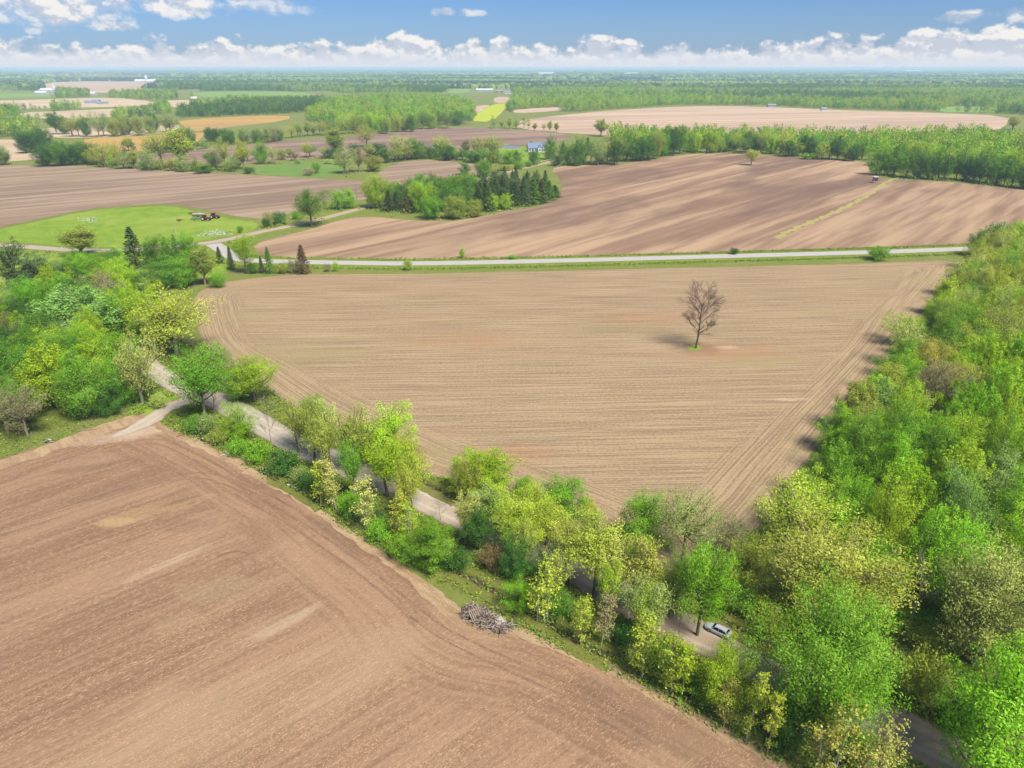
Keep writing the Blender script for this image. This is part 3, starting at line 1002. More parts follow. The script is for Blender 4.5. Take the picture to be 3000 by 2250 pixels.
FORE_EDGE = [(-160, 1400), (0, 1345), (150, 1300), (330, 1238), (440, 1222), (505, 1262), (570, 1290), (650, 1325), (700, 1352), (760, 1395), (850, 1440), (930, 1490), (1010, 1550),
             (1090, 1605), (1180, 1665), (1250, 1722), (1310, 1790), (1360, 1832), (1430, 1850), (1500, 1852), (1600, 1882), (1750, 1945), (1900, 2030), (2050, 2110), (2200, 2190), (2330, 2275), (2480, 2380)]
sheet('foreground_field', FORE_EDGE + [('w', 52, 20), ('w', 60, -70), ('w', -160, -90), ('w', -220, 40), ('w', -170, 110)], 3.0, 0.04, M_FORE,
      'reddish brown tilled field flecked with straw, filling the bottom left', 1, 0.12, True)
sheet('stubble_field', [(565, 862), (640, 830), (760, 812), (900, 803), (1200, 803), (1600, 795), (2000, 785), (2540, 773), (2822, 760), (2790, 800), (2740, 868), (2690, 920), (2640, 1010), (2560, 1110),
      (2490, 1190), (2440, 1250), (2380, 1330), (2310, 1420), (2240, 1520), (2160, 1600), (2090, 1660), (1960, 1690), (1800, 1600), (1640, 1525), (1520, 1475), (1380, 1420), (1230, 1385), (1130, 1335), (1000, 1268), (880, 1205),
      (800, 1150), (720, 1090), (640, 1050), (590, 1000), (572, 930)], 3.0, 0.04, M_STUB, 'wide tan stubble field with fine rows around the bare tree', 1, 0.12, True)
sheet('ridged_field', [(752, 742), (742, 716), (820, 694), (910, 672), (1010, 640), (1090, 634), (1160, 642), (1250, 648), (1340, 648), (1420, 632), (1510, 614), (1600, 602), (1648, 566), (1642, 520), (1612, 500),
      (1640, 486), (1800, 482), (1900, 470), (2000, 452), (2160, 448), (2350, 463), (2535, 470), (2548, 500), (2560, 520), (2640, 527), (2800, 534), (3000, 558), (3300, 580), (3300, 690), (3000, 702), (2830, 714),
      (2540, 724), (2000, 741), (1600, 753), (1300, 759), (1000, 760), (860, 757)], 6.0, 0.04, M_MIDR, 'rolling brown ploughed field with diagonal streaks beyond the paved road')
sheet('ploughed_field', [(-900, 800), (-300, 715), (0, 666), (130, 638), (250, 612), (390, 600), (500, 597), (600, 613), (690, 634), (780, 642), (830, 632), (880, 612), (960, 590), (1060, 588), (1200, 560), (1400, 512), (1438, 500),
      (1395, 483), (1340, 474), (1225, 468), (1150, 480), (1118, 500), (1080, 530), (1000, 527), (800, 517), (600, 506), (300, 489), (100, 484), (-900, 486)], 6.0, 0.04, M_LEFT,
      'grey brown ploughed field behind the lawn with the tractors')
sheet('strip_field', [(362, 458), (600, 437), (836, 412), (1000, 405), (1150, 386), (1327, 371), (1510, 380), (1690, 396), (1640, 415), (1560, 424), (1400, 440), (1100, 458), (900, 462), (700, 482), (362, 482)], 10, 0.04, M_PURP,
      'purple brown ploughed strip behind the willow hedge')
sheet('pale_field', [(1511, 357), (1565, 346), (1768, 325), (2000, 311), (2226, 312), (2430, 322), (2723, 330), (2958, 339), (2945, 375), (2868, 402), (2500, 412), (2000, 405), (1700, 393), (1511, 380)], 14, 0.05, M_PALE,
      'broad pale pinkish field beyond the right-hand tree line')
for (pts, mt, nm, lb) in (
    ([(1506, 320), (1705, 311), (1712, 318), (1540, 332), (1500, 330)], M_PALE, 'narrow_field', 'narrow pinkish field strip among the woods behind the pale field'),
    ([(1440, 305), (1493, 302), (1475, 325), (1440, 358), (1368, 353)], M_WHEAT, 'wheat_field', 'glowing yellow green crop strip running away between two woods'),
    ([(1385, 312), (1440, 306), (1415, 322), (1392, 335)], M_PALE, 'far_field', 'small pinkish field left of the yellow green crop strip'),
    ([(1448, 284), (1500, 284), (1497, 300), (1445, 302)], M_PALE, 'far_field', 'small pinkish field at the far end of the yellow green strip'),
    ([(515, 350), (845, 336), (852, 352), (640, 376), (565, 387), (540, 372)], M_GOLD, 'golden_field', 'golden field below the dark conifer row'),
    ([(240, 405), (430, 398), (560, 389), (605, 388), (570, 425), (350, 450), (235, 430)], M_GOLD, 'golden_field', 'golden field corner behind the twin willows'),
    ([(45, 330), (220, 324), (470, 312), (470, 330), (240, 350), (90, 347)], M_TAN, 'far_field', 'pale tan field in front of the grey farm machinery'),
    ([(-900, 295), (0, 295), (160, 290), (330, 285), (470, 300), (420, 311), (200, 316), (0, 320), (-900, 322)], M_TAN, 'far_field', 'pale tan field around the grey farm machinery'),
    ([(126, 242), (240, 238), (410, 238), (480, 246), (410, 262), (290, 276), (120, 262)], M_PALE, 'far_field', 'pinkish field behind the white barns on the horizon side'),
    ([(565, 270), (760, 268), (930, 272), (900, 283), (680, 290), (565, 280)], M_FARGREEN, 'far_field', 'thin bright green crop strip beside the red barn'),
    ([(650, 292), (900, 285), (1100, 281), (1130, 287), (960, 297), (740, 304)], M_PALE, 'far_field', 'thin pinkish strip below the bright green crop strip'),
    ([(-900, 270), (140, 272), (150, 288), (-900, 293)], M_FARGREEN, 'far_field', 'pale green crop field in front of the white barns'),
    ([(460, 296), (560, 292), (690, 302), (560, 314), (450, 313)], M_TAN, 'far_field', 'pale tan field right of the red barn'),
    ([(130, 372), (330, 360), (520, 362), (530, 378), (440, 396), (250, 404), (90, 402)], M_TAN, 'far_field', 'tan field behind the row of olive trees'),
    ([(-900, 415), (60, 405), (120, 425), (125, 484), (-900, 484)], M_TAN, 'far_field', 'tan field corner at the left edge beside the dark thicket'),
    ([(1320, 262), (1380, 260), (1375, 272), (1310, 274)], M_FARGREEN, 'far_field', 'small green crop field beside the long white shed'),
    ([(1050, 276), (1270, 276), (1260, 283), (1000, 284)], M_PALE, 'far_field', 'thin pink strip above the central lime green wood'),
    ([(2750, 310), (2950, 315), (2960, 330), (2720, 328)], M_FARGREEN, 'far_field', 'yellowish marsh clearing behind the pale field'),
    ([(1690, 226), (1560, 226), (1560, 229), (1690, 229)], M_TAN, 'far_field', 'hair-thin pale field in the blue distance'),
    ([(2393, 236), (2432, 236), (2434, 241), (2390, 241)], M_TAN, 'far_field', 'tiny pale clearing in the distant right woods'),
):
    sheet(nm, pts, 16 if pts[0][1] > 300 else 60, 0.06, mt, lb)

sheet('lawn', [(-500, 740), (-80, 690), (0, 672), (130, 645), (250, 619), (390, 607), (500, 603), (560, 616), (660, 640), (770, 652), (720, 688), (610, 706), (450, 720), (300, 729), (150, 722), (0, 712), (-500, 735)], 4, 0.03, M_LAWN,
      'bright green lawn where the red tractors are parked', 1, 0.25)
sheet('lawn', [(-200, 725), (0, 724), (150, 735), (300, 743), (420, 736), (600, 722), (648, 728), (668, 756), (700, 790), (560, 830), (420, 862), (200, 880), (0, 900), (-200, 900)], 4, 0.03, M_LAWN,
      'green yard lawn under the farmstead trees at the left', 1, 0.25)
sheet('meadow', [(690, 499), (800, 482), (950, 473), (1010, 478), (1005, 500), (960, 522), (850, 515), (740, 511)], 8, 0.03, M_MEADOW, 'pale green damp meadow dotted with shrubs behind the ploughed field', 1, 0.4)
sheet('lawn', [(1440, 437), (1540, 428), (1622, 440), (1600, 470), (1540, 478), (1480, 467)], 8, 0.03, M_LAWN, 'lawn around the blue roofed house', 1, 0.3)
sheet('dry_edge', [(440, 1222), (505, 1256), (570, 1283), (650, 1318), (700, 1345), (770, 1392), (850, 1435), (930, 1484), (1010, 1543), (1090, 1598), (1190, 1660), (1262, 1718), (1300, 1742), (1345, 1775), (1380, 1828), (1470, 1842),
      (1530, 1838), (1640, 1878), (1800, 1955), (1950, 2040), (2100, 2120), (2230, 2185), (2360, 2270), (2330, 2290), (2200, 2205), (2050, 2125), (1900, 2045), (1750, 1960), (1600, 1896), (1500, 1866), (1430, 1864), (1350, 1846), (1290, 1795), (1225, 1730),
      (1165, 1678), (1075, 1616), (1000, 1562), (920, 1502), (840, 1452), (745, 1405), (690, 1365), (640, 1338), (560, 1304), (495, 1276), (430, 1236)], 1.2, 0.062, M_DRYEDGE,
      'straw coloured dry strip along the edge of the foreground field', 1, 0.22)
sheet('dry_edge', [(-60, 1372), (150, 1298), (330, 1232), (400, 1212), (440, 1216), (430, 1232), (330, 1262), (150, 1325), (-60, 1400)], 1.2, 0.062, M_DRYEDGE, 'dry tan strip below the left-hand trees', 1, 0.25)
sheet('grass_patch', [(360, 1205), (440, 1170), (500, 1125), (540, 1155), (530, 1185), (470, 1212), (400, 1222)], 1.5, 0.045, M_LAWN, 'bright green grass wedge at the lane junction beside the round bush', 1, 0.2)
sheet('grass_patch', [(505, 1222), (560, 1195), (620, 1190), (690, 1225), (720, 1262), (650, 1290), (580, 1275), (520, 1250)], 1.5, 0.045, M_VERGE, 'green grass corner under the tall leaning tree at the junction', 1, 0.25)
sheet('grass_patch', [(2025, 1012), (2045, 1012), (2060, 1020), (2045, 1028), (2020, 1026), (2012, 1018)], 0.5, 0.06, M_LAWN, 'small ring of bright grass at the foot of the bare tree', 1, 0.12)
# --- roads
M_LANE = road_mat('gravel_lane', (0.46, 0.39, 0.31), (0.62, 0.54, 0.44), (0.22, 0.20, 0.09))
M_PAVE = road_mat('worn_asphalt', (0.50, 0.47, 0.45), (0.60, 0.57, 0.545), (0.40, 0.35, 0.27), False, 0.3)
M_DIRT = road_mat('dirt_road', (0.44, 0.36, 0.29), (0.56, 0.47, 0.385), (0.27, 0.24, 0.12))
M_TRACK = road_mat('worn_track', (0.48, 0.40, 0.31), (0.63, 0.54, 0.43), (0.34, 0.23, 0.14))
LANE = [(-60, 805), (10, 822), (55, 862), (95, 915), (180, 962), (297, 1004), (366, 1030), (488, 1110), (570, 1152), (627, 1168), (717, 1215), (862, 1300), (960, 1342), (1060, 1384), (1241, 1463), (1455, 1563),
        (1709, 1681), (1811, 1740), (1971, 1828), (2175, 1925), (2400, 2035), (2586, 2112), (2700, 2170), (2900, 2270), (3200, 2420)]
lane, LANE_W = strip('gravel_lane', LANE, 6.6, 0.07, M_LANE, 'pale gravel lane running diagonally between the roadside trees', crown_h=0.06)
paved, PAVED_W = strip('paved_road', [(3400, 712), (3000, 722), (2836, 729), (2542, 740), (2000, 754), (1795, 760), (1470, 768), (1201, 773), (995, 770), (895, 768), (746, 765), (690, 758), (655, 735), (625, 715)], 6.6, 0.075, M_PAVE,
                       'pale grey paved road crossing the whole picture', wob=0.06)
dirt, DIRT_W = strip('dirt_road', [(-1100, 780), (-600, 735), (-200, 716), (0, 717), (150, 729), (300, 736), (420, 729), (520, 721), (610, 712), (678, 700), (768, 678), (881, 657), (1000, 626), (1099, 600), (1230, 568), (1340, 540), (1449, 515), (1510, 498), (1560, 487), (1620, 472), (1700, 452)],
                     6.2, 0.066, M_DIRT, 'pale dirt road climbing past the spruce grove towards the house', wob=0.2)
entrance, ENT_W = strip('field_entrance', [(590, 1158), (550, 1172), (510, 1188), (470, 1208), (430, 1236), (380, 1262), (330, 1282)], 4.6, 0.08, M_TRACK, 'worn gravel field entrance branching off the lane', cat='track', wob=0.5, taper=7.0)
strip('grass_track', [(2272, 698), (2330, 668), (2420, 634), (2500, 596), (2545, 572), (2575, 548), (2600, 530), (2640, 520)], 3.0, 0.055, grass_mat('yellow_grass', (0.40, 0.38, 0.12), (0.33, 0.29, 0.11), (0.42, 0.30, 0.19), 0.12, 0.9),
      'yellow green grass strip crossing the ridged field to the hunting hut', cat='track', wob=1.3, kind='structure')
# ruts left by wheels in the foreground field
M_RUT = soil('wheel_rut', (0.33, 0.205, 0.128), (0.25, 0.15, 0.094), (0.18, 0.11, 0.07), 41, 0.3, 2.0, 0.3, 0.1, .5, .7, 0.8, None, 0, 0.6, 2.5)
def offset_line(p, d):
    t = unit(np.gradient(p, axis=0))
    return p + np.stack([-t[:, 1], t[:, 0]], 1) * d


for k_, ln in enumerate(([(640, 1640), (690, 1622), (725, 1640), (735, 1668), (715, 1690)], [(0, 1560), (200, 1500), (420, 1420), (560, 1390), (640, 1400), (760, 1450)], [(700, 1440), (860, 1530), (1010, 1630), (1150, 1740), (1280, 1850), (1450, 1930), (1700, 2040)],
                         [(300, 1320), (450, 1285), (540, 1320), (680, 1400), (850, 1500)])):
    base_l = densify(chaikin(gp(ln), False, 3), 1.0, False)
    for s_ in (-0.95, 0.95):
        strip('wheel_rut', offset_line(base_l, s_), 0.38, 0.046 + 0.0016 * (2 * k_ + (s_ > 0)), M_RUT, ('left' if s_ < 0 else 'right') + ' wheel rut ' + ('in the small loop in the foreground field', 'curving across the top of the foreground field', 'running along the lane side of the foreground field', 'leaving the field entrance')[k_],
              px=False, cross=3, wob=0.10, cat='rut', step=1.0)
# mown verges of the paved road and the dirt road
strip('verge', offset_line(PAVED_W, 6.2), 6.4, 0.048, M_VERGE, 'green mown verge on the near side of the paved road', px=False, cross=5, wob=0.7, step=3, cat='verge')
strip('verge', offset_line(PAVED_W, -5.0), 4.2, 0.050, M_VERGE, 'green weedy verge on the far side of the paved road', px=False, cross=5, wob=0.9, step=3, cat='verge')
strip('verge', offset_line(DIRT_W, -5.0), 4.4, 0.052, M_VERGE, 'green verge on the near side of the dirt road', px=False, cross=5, wob=0.7, step=3, cat='verge')
strip('verge', offset_line(DIRT_W, 5.0), 4.0, 0.054, M_VERGE, 'green verge on the far side of the dirt road', px=False, cross=5, wob=0.7, step=3, cat='verge')

# --- water
def water_mat(name, deep, rough):
    m, nt, out = new_mat(name)
    pos = nt.n('ShaderNodeNewGeometry').outputs['Position']
    n1 = nt.noise(pos, 1.3, 3.0)
    finish(nt, out, deep, rough, 0.6, n1, 0.05, 0.05)
    return m


M_WATER, M_PUDDLE = water_mat('pond_water', (0.10, 0.12, 0.13), 0.08), water_mat('puddle_water', (0.03, 0.035, 0.06), 0.04)
M_MUD = plain('wet_mud', (0.065, 0.045, 0.030), 0.6, 0.35, var=0.4, scale=0.6)
sheet('pond', [(1468, 430), (1490, 427), (1515, 429), (1532, 432), (1515, 435), (1480, 435)], 5, 0.05, M_WATER, 'small bright pond left of the blue roofed house', 2)
for (pts, lb) in (([(762, 1378), (775, 1374), (790, 1378), (794, 1386), (783, 1392), (766, 1391), (760, 1385)], 'blue puddle at the field edge below the dark green bush'),
                  ([(575, 1276), (590, 1280), (600, 1288), (598, 1294), (586, 1292), (576, 1284)], 'narrow blue puddle under the bushes by the field entrance')):
    sheet('puddle', [((x - 777) * 1.5 + 777, (y - 1383) * 1.6 + 1383) if x > 700 else ((x - 588) * 1.5 + 588, (y - 1285) * 1.5 + 1285) for x, y in pts], 0.6, 0.060, M_MUD, 'dark mud around the ' + lb, 1, 0.1)
    sheet('puddle', pts, 0.6, 0.066, M_PUDDLE, lb, 2, 0.0)


M_BANK = grass_mat('ditch_bank', (0.21, 0.225, 0.045), (0.135, 0.155, 0.035), (0.27, 0.215, 0.11), 0.7, 0.95)


def ditch(line, label, w=1.3):
    """Low grassy banks either side of a dark wet bottom."""
    p = densify(chaikin(gp(line), False, 2), 1.0, False)
    t = unit(np.gradient(p, axis=0))
    nr = np.stack([-t[:, 1], t[:, 0]], 1)
    e = empty('ditch', (*p[0], 0))
    tag(e, label, 'ditch', kind='structure')
    def band(name, prof, mat):
        V = []
        for (u, z) in prof:
            q = p + nr * (u + NR.normal(scale=0.10, size=(len(p), 1)))
            V.append(np.concatenate([q, z + NR.normal(scale=0.03 if z > 0.05 else 0.0, size=(len(p), 1))], 1))
        V = np.concatenate(V) - np.array((*p[0], 0))
        n = len(p)
        i = np.arange(n - 1)
        F = np.concatenate([np.stack([j * n + i, j * n + i + 1, (j + 1) * n + i + 1, (j + 1) * n + i], 1) for j in range(len(prof) - 1)])
        m2 = mesh_np(name, V, F, mat)
        if m2.polygons[0].normal.z < 0:
            m2.flip_normals()
        return link(name, m2, e)
    band('bottom', [(-w * .62, 0.058), (0, 0.058), (w * .62, 0.058)], M_MUD)
    band('bank', [(-w * .45, 0.062), (-w * .62, 0.55), (-w * 1.0, 0.55), (-w * 2.0, 0.03)], M_BANK)
    band('bank', [(w * .45, 0.062), (w * .62, 0.50), (w * 1.0, 0.50), (w * 2.0, 0.03)], M_BANK)


ditch([(1320, 1672), (1380, 1698), (1440, 1732), (1500, 1772), (1560, 1800), (1600, 1825), (1660, 1862), (1730, 1905), (1800, 1935)], 'dark narrow ditch running past the brush pile')
ditch([(1228, 1408), (1260, 1428), (1300, 1448), (1345, 1472)], 'short dark ditch between lane and stubble field', 1.1)
ditch([(800, 1405), (850, 1425), (900, 1455), (950, 1490)], 'muddy ditch at the field edge beside the white pipes', 0.9)
ditch([(2085, 1800), (2140, 1835), (2220, 1880), (2330, 1935)], 'shaded ditch behind the parked car', 1.1)

# ------------------------------------------------------------------ trees, placed one by one
WORD = {'lime': 'lime green', 'green': 'fresh green', 'mid': 'mid green', 'deep': 'dark green', 'olive': 'olive green', 'yellow': 'yellow green', 'pale': 'pale yellow green', 'silver': 'silvery green',
        'grey': 'greyish', 'needle': 'dark', 'blue': 'blue green', 'rust': 'rusty brown', 'gold': 'golden', 'fresh': 'vivid green', 'sage': 'sage green'}
ORD = ['first', 'second', 'third', 'fourth', 'fifth', 'sixth', 'seventh', 'eighth', 'ninth', 'tenth', 'eleventh', 'twelfth', 'thirteenth', 'fourteenth', 'fifteenth', 'sixteenth', 'seventeenth', 'eighteenth', 'nineteenth',
       'twentieth', 'twenty-first', 'twenty-second', 'twenty-third', 'twenty-fourth', 'twenty-fifth', 'twenty-sixth', 'twenty-seventh', 'twenty-eighth', 'twenty-ninth', 'thirtieth']
LG = 'trees lining the gravel lane'
FG = 'trees around the farmstead at the left'
GG = 'trees of the grove beside the dirt road'
WG = 'trees of the wood on the right'
HG = 'hedgerow trees around the middle fields'

# field-side and lane-side trees along the gravel lane, from the junction down to the bottom right corner
for r in (
    ('lawn', 602, 1232, 1020, 165, 'green', 'tall leaning green tree on a long trunk at the lane junction'),
    ('thinbare', 627, 1222, 1114, 100, 'grey', 'small bare vase-shaped tree beside the leaning junction tree'),
    ('maple', 708, 1293, 1181, 84, 'fresh', 'small vivid green tree between junction and lane verge'),
    ('thinbare', 797, 1325, 1174, 62, 'grey', 'tall thin leafless trunk standing alone before the gravel lane'),
    ('tall', 876, 1325, 1170, 78, 'olive', 'leftmost of the four budding olive trees beside the lane'),
    ('tall', 923, 1344, 1172, 78, 'olive', 'second of the four budding olive trees beside the lane'),
    ('tall', 965, 1354, 1174, 82, 'pale', 'third of the four budding olive trees beside the lane'),
    ('tall', 1039, 1398, 1195, 98, 'olive', 'rightmost and tallest of the four budding trees beside the lane'),
    ('maple', 1140, 1365, 1177, 150, 'lime', 'large lime green tree with orange tips on the far lane side'),
    ('tall', 1137, 1455, 1280, 112, 'lime', 'light green tree with several dark stems over the lane'),
    ('tall', 1205, 1490, 1322, 92, 'yellow', 'slim yellow green tree with twin stems over the lane'),
    ('maple', 667, 1140, 1004, 70, 'sage', 'thin sage green tree behind the lane junction'),
    ('lawn', 749, 1180, 1045, 122, 'lime', 'lime green tree with dark forked trunk at the field corner'),
    ('maple', 700, 1175, 1090, 70, 'green', 'small green tree left of the dark-forked lime tree'),
    ('maple', 1415, 1446, 1317, 168, 'lime', 'wide bright lime bush-like tree at the stubble field edge'),
    ('maple', 1639, 1512, 1391, 142, 'green', 'spreading green tree overhanging the stubble field'),
    ('maple', 1537, 1460, 1394, 60, 'green', 'small green sapling between the lime bush and the spreading tree'),
    ('shrub', 1720, 1530, 1462, 55, 'yellow', 'yellow green shrub with reddish edge right of the spreading tree'),
    ('maple', 1882, 1592, 1434, 132, 'green', 'upright fresh green tree standing alone at the field corner'),
    ('bud', 1423, 1528, 1430, 104, 'sage', 'sage olive tree behind the dark leafy tree on the lane'),
    ('lawn', 1404, 1612, 1493, 124, 'deep', 'dark green leafy tree with short trunk on the lane verge'),
    ('dome', 1525, 1602, 1436, 184, 'yellow', 'broad yellow olive tree hiding the middle of the lane'),
    ('bud', 1600, 1600, 1460, 110, 'yellow', 'yellow olive tree close right of the broad one over the lane'),
    ('tall', 1666, 1716, 1512, 80, 'olive', 'narrow olive tree with an ivy-green trunk beside the lane'),
    ('tall', 1741, 1748, 1530, 160, 'yellow', 'budding yellow olive tree with a many-limbed trunk on the lane'),
    ('tall', 1800, 1776, 1580, 120, 'pale', 'pale olive tree with a leaning second stem beside the lane'),
    ('maple', 1521, 1702, 1570, 96, 'deep', 'left of two dark green trees in front of the lane'),
    ('maple', 1623, 1712, 1588, 90, 'deep', 'right of two dark green trees in front of the lane'),
    ('pole', 1588, 1820, 1630, 96, 'yellow', 'pale-stemmed young tree leaning left by the ditch'),
    ('maple', 1525, 1792, 1690, 78, 'fresh', 'vivid green bushy tree left of the pale leaning stem'),
    ('maple', 1267, 1656, 1528, 124, 'green', 'round green tree above the start of the ditch'),
    ('pole', 1701, 1890, 1745, 62, 'yellow', 'thin pale young tree at the field edge right of the ditch'),
    ('pole', 1760, 1900, 1752, 66, 'grey', 'twiggy grey-stemmed tree at the field edge near the ditch end'),
    ('tall', 1890, 1888, 1690, 130, 'sage', 'sage green tree with leafy trunk in front of the lane bend'),
    ('bud', 1872, 1800, 1570, 120, 'olive', 'olive tree on the lane left of the vivid green giant'),
    ('maple', 1962, 1800, 1600, 80, 'sage', 'slim sage tree between olive tree and vivid green giant'),
    ('lawn', 2042, 1862, 1580, 175, 'fresh', 'big vivid green tree leaning over the lane left of the car'),
    ('thinbare', 1985, 1872, 1735, 40, 'grey', 'straight bare trunk beside the lane before the parked car'),
    ('pole', 1881, 1990, 1830, 84, 'yellow', 'yellow green young tree at the ploughed edge below the lane bend'),
    ('pole', 1967, 2030, 1857, 90, 'yellow', 'pale trunked young tree with yellow leaves left of the car'),
    ('pole', 1998, 2042, 1880, 70, 'lime', 'thin lime sapling touching the pale trunked yellow tree'),
    ('maple', 2102, 2076, 1884, 136, 'lime', 'feathery lime yellow tree just below the parked car'),
    ('pole', 2120, 2130, 2008, 66, 'gold', 'short golden young tree at the edge of the foreground field'),
    ('pole', 2184, 2172, 1968, 58, 'yellow', 'tall thin golden green tree right of the short golden one'),
    ('pole', 2247, 2208, 2028, 56, 'yellow', 'spindly yellow green tree left of the large roadside maple'),
    ('maple', 2400, 2120, 1714, 420, 'green', 'largest maple, mid green, standing over the lane at bottom right'),
    ('pole', 2419, 2290, 2050, 128, 'gold', 'golden budding tree at the bottom edge below the largest maple'),
    ('pole', 2545, 2300, 2110, 112, 'pale', 'pale yellow young tree at the bottom edge beside the lane'),
    ('maple', 2870, 2290, 1912, 310, 'fresh', 'vivid green tree filling the bottom right corner'),
    ('shrub', 2682, 2072, 1905, 120, 'olive', 'dark olive bush beneath the dead tree beside the lane'),
    ('dome', 2410, 1830, 1545, 350, 'gold', 'broad golden olive dome-crowned tree above the parked car'),
    ('bud', 2300, 1640, 1390, 190, 'yellow', 'yellow olive tree at the wood corner above the golden dome'),
    ('maple', 2180, 1740, 1560, 120, 'olive', 'shadowed olive tree behind the parked car'),
    ('bud', 2000, 1640, 1430, 150, 'sage', 'budding sage tree behind the vivid green giant'),
    ('bud', 2130, 1640, 1500, 90, 'grey', 'greyish twiggy tree between the vivid giant and the golden dome'),
    ('snag', 2648, 1868, 1640, 130, 'grey', 'dead brown leafless tree with broken limbs in the wood'),
    ('dome', 2850, 1945, 1587, 270, 'pale', 'wide pale budding tree at the right edge above the corner tree'),
    ('bud', 2960, 1900, 1640, 200, 'pale', 'pale budding tree cut by the right picture edge'),
):
    tree(*r, group=LG if r[1] < 2280 else WG)

LINE1 = [(850, 1352), (1000, 1425), (1200, 1520), (1450, 1648), (1700, 1782), (1900, 1885), (1990, 1930)]
LINE2 = [(860, 1262), (1100, 1350), (1330, 1450), (1550, 1545), (1800, 1660), (1900, 1710)]

# smaller pale stems and bushes of the hedgerow
for r in (
    ('pole', 940, 1476, 1347, 62, 'yellow', 'pale multi-stemmed clump left of the pair at the field edge'),
    ('pole', 985, 1494, 1358, 56, 'pale', 'pale multi-stemmed clump right of the pair at the field edge'),
    ('pole', 1071, 1552, 1400, 76, 'pale', 'white-branched young tree at the field edge below the lane'),
    ('pole', 1168, 1590, 1460, 60, 'yellow', 'thin yellow stem left of the round green ditch tree'),
    ('pole', 1212, 1600, 1480, 70, 'lime', 'lime green stem clump beside the round green ditch tree'),
    ('thinbare', 1292, 1524, 1466, 50, 'grey', 'small leafless tree showing against the gravel lane'),
):
    tree(*r, group=LG)
for r in (
    ('spruce', 1111, 1530, 1492, 34, 'needle', 'tiny dark spruce hidden between the pale stems'),
    ('pine', 53, 852, 695, 96, 'needle', 'tall dark pine at the left picture edge above the yard'),
    ('pine', 122, 858, 731, 112, 'blue', 'blue green pine right of the tall dark pine'),
    ('spruce', 401, 785, 664, 56, 'needle', 'dark ragged spruce standing before the bright lawn'),
    ('spruce', 492, 765, 694, 30, 'needle', 'thin dark spruce right of the ragged one'),
    ('spruce', 521, 770, 688, 24, 'needle', 'narrow spruce tip between two green trees before the lawn'),
    ('spruce', 645, 770, 715, 26, 'needle', 'small dark spruce left of the road junction row'),
    ('spruce', 679, 790, 709, 26, 'needle', 'narrow black spruce at the road junction'),
    ('spruce', 791, 800, 711, 36, 'mid', 'greenish spruce in the row beside the paved road'),
    ('spruce', 768, 800, 742, 20, 'needle', 'small dark spruce left of the greenish one by the paved road'),
    ('spruce', 889, 800, 703, 48, 'rust', 'brownish spruce at the right end of the roadside row'),
    ('pine', 24, 1050, 905, 70, 'rust', 'rusty brown pine at the left picture edge'),
    ('pine', 62, 1070, 935, 80, 'needle', 'dark pine beside the rusty brown pine'),
    ('spruce', 1140, 618, 546, 30, 'needle', 'leftmost dark spruce of the grove front'),
    ('spruce', 1163, 616, 549, 26, 'needle', 'second dark spruce of the grove front'),
    ('spruce', 1193, 622, 540, 30, 'rust', 'brown-tinged spruce in the left half of the grove'),
    ('spruce', 1215, 622, 552, 34, 'needle', 'dark spruce right of the brown-tinged one'),
    ('spruce', 1376, 600, 537, 34, 'rust', 'brown spruce in the middle of the grove'),
    ('spruce', 1402, 606, 530, 30, 'needle', 'dark spruce between brown spruce and the tallest one'),
    ('spruce', 1425, 618, 511, 38, 'needle', 'tallest dark spruce in the middle of the grove'),
    ('spruce', 1452, 590, 512, 36, 'needle', 'dark spruce behind the light bushes of the grove'),
    ('spruce', 1480, 590, 513, 34, 'needle', 'dark spruce left of the right-hand spruce block'),
    ('spruce', 1508, 602, 522, 38, 'needle', 'first spruce of the right-hand block of the grove'),
    ('spruce', 1535, 602, 504, 38, 'needle', 'tall second spruce of the right-hand block of the grove'),
    ('spruce', 1562, 598, 508, 36, 'mid', 'third spruce of the right-hand block, slightly greener'),
    ('spruce', 1587, 594, 512, 36, 'needle', 'fourth spruce of the right-hand block of the grove'),
    ('spruce', 1608, 586, 519, 32, 'mid', 'fifth spruce of the right-hand block, slightly greener'),
    ('spruce', 1625, 578, 536, 28, 'needle', 'rightmost small spruce ending the grove'),
    ('spruce', 1721, 450, 394, 20, 'needle', 'thin dark spruce in the trees right of the house'),
    ('spruce', 1690, 455, 402, 18, 'needle', 'slim dark spruce just right of the house trees'),
):
    tree(*r[:3], r[3] + (r[2] - r[3]) * (0.14 if 640 < r[1] < 900 or r[1] > 1130 else 0), r[4] * (0.72 if 640 < r[1] < 900 else 1.0), *r[5:], group='conifers', cat='conifer')

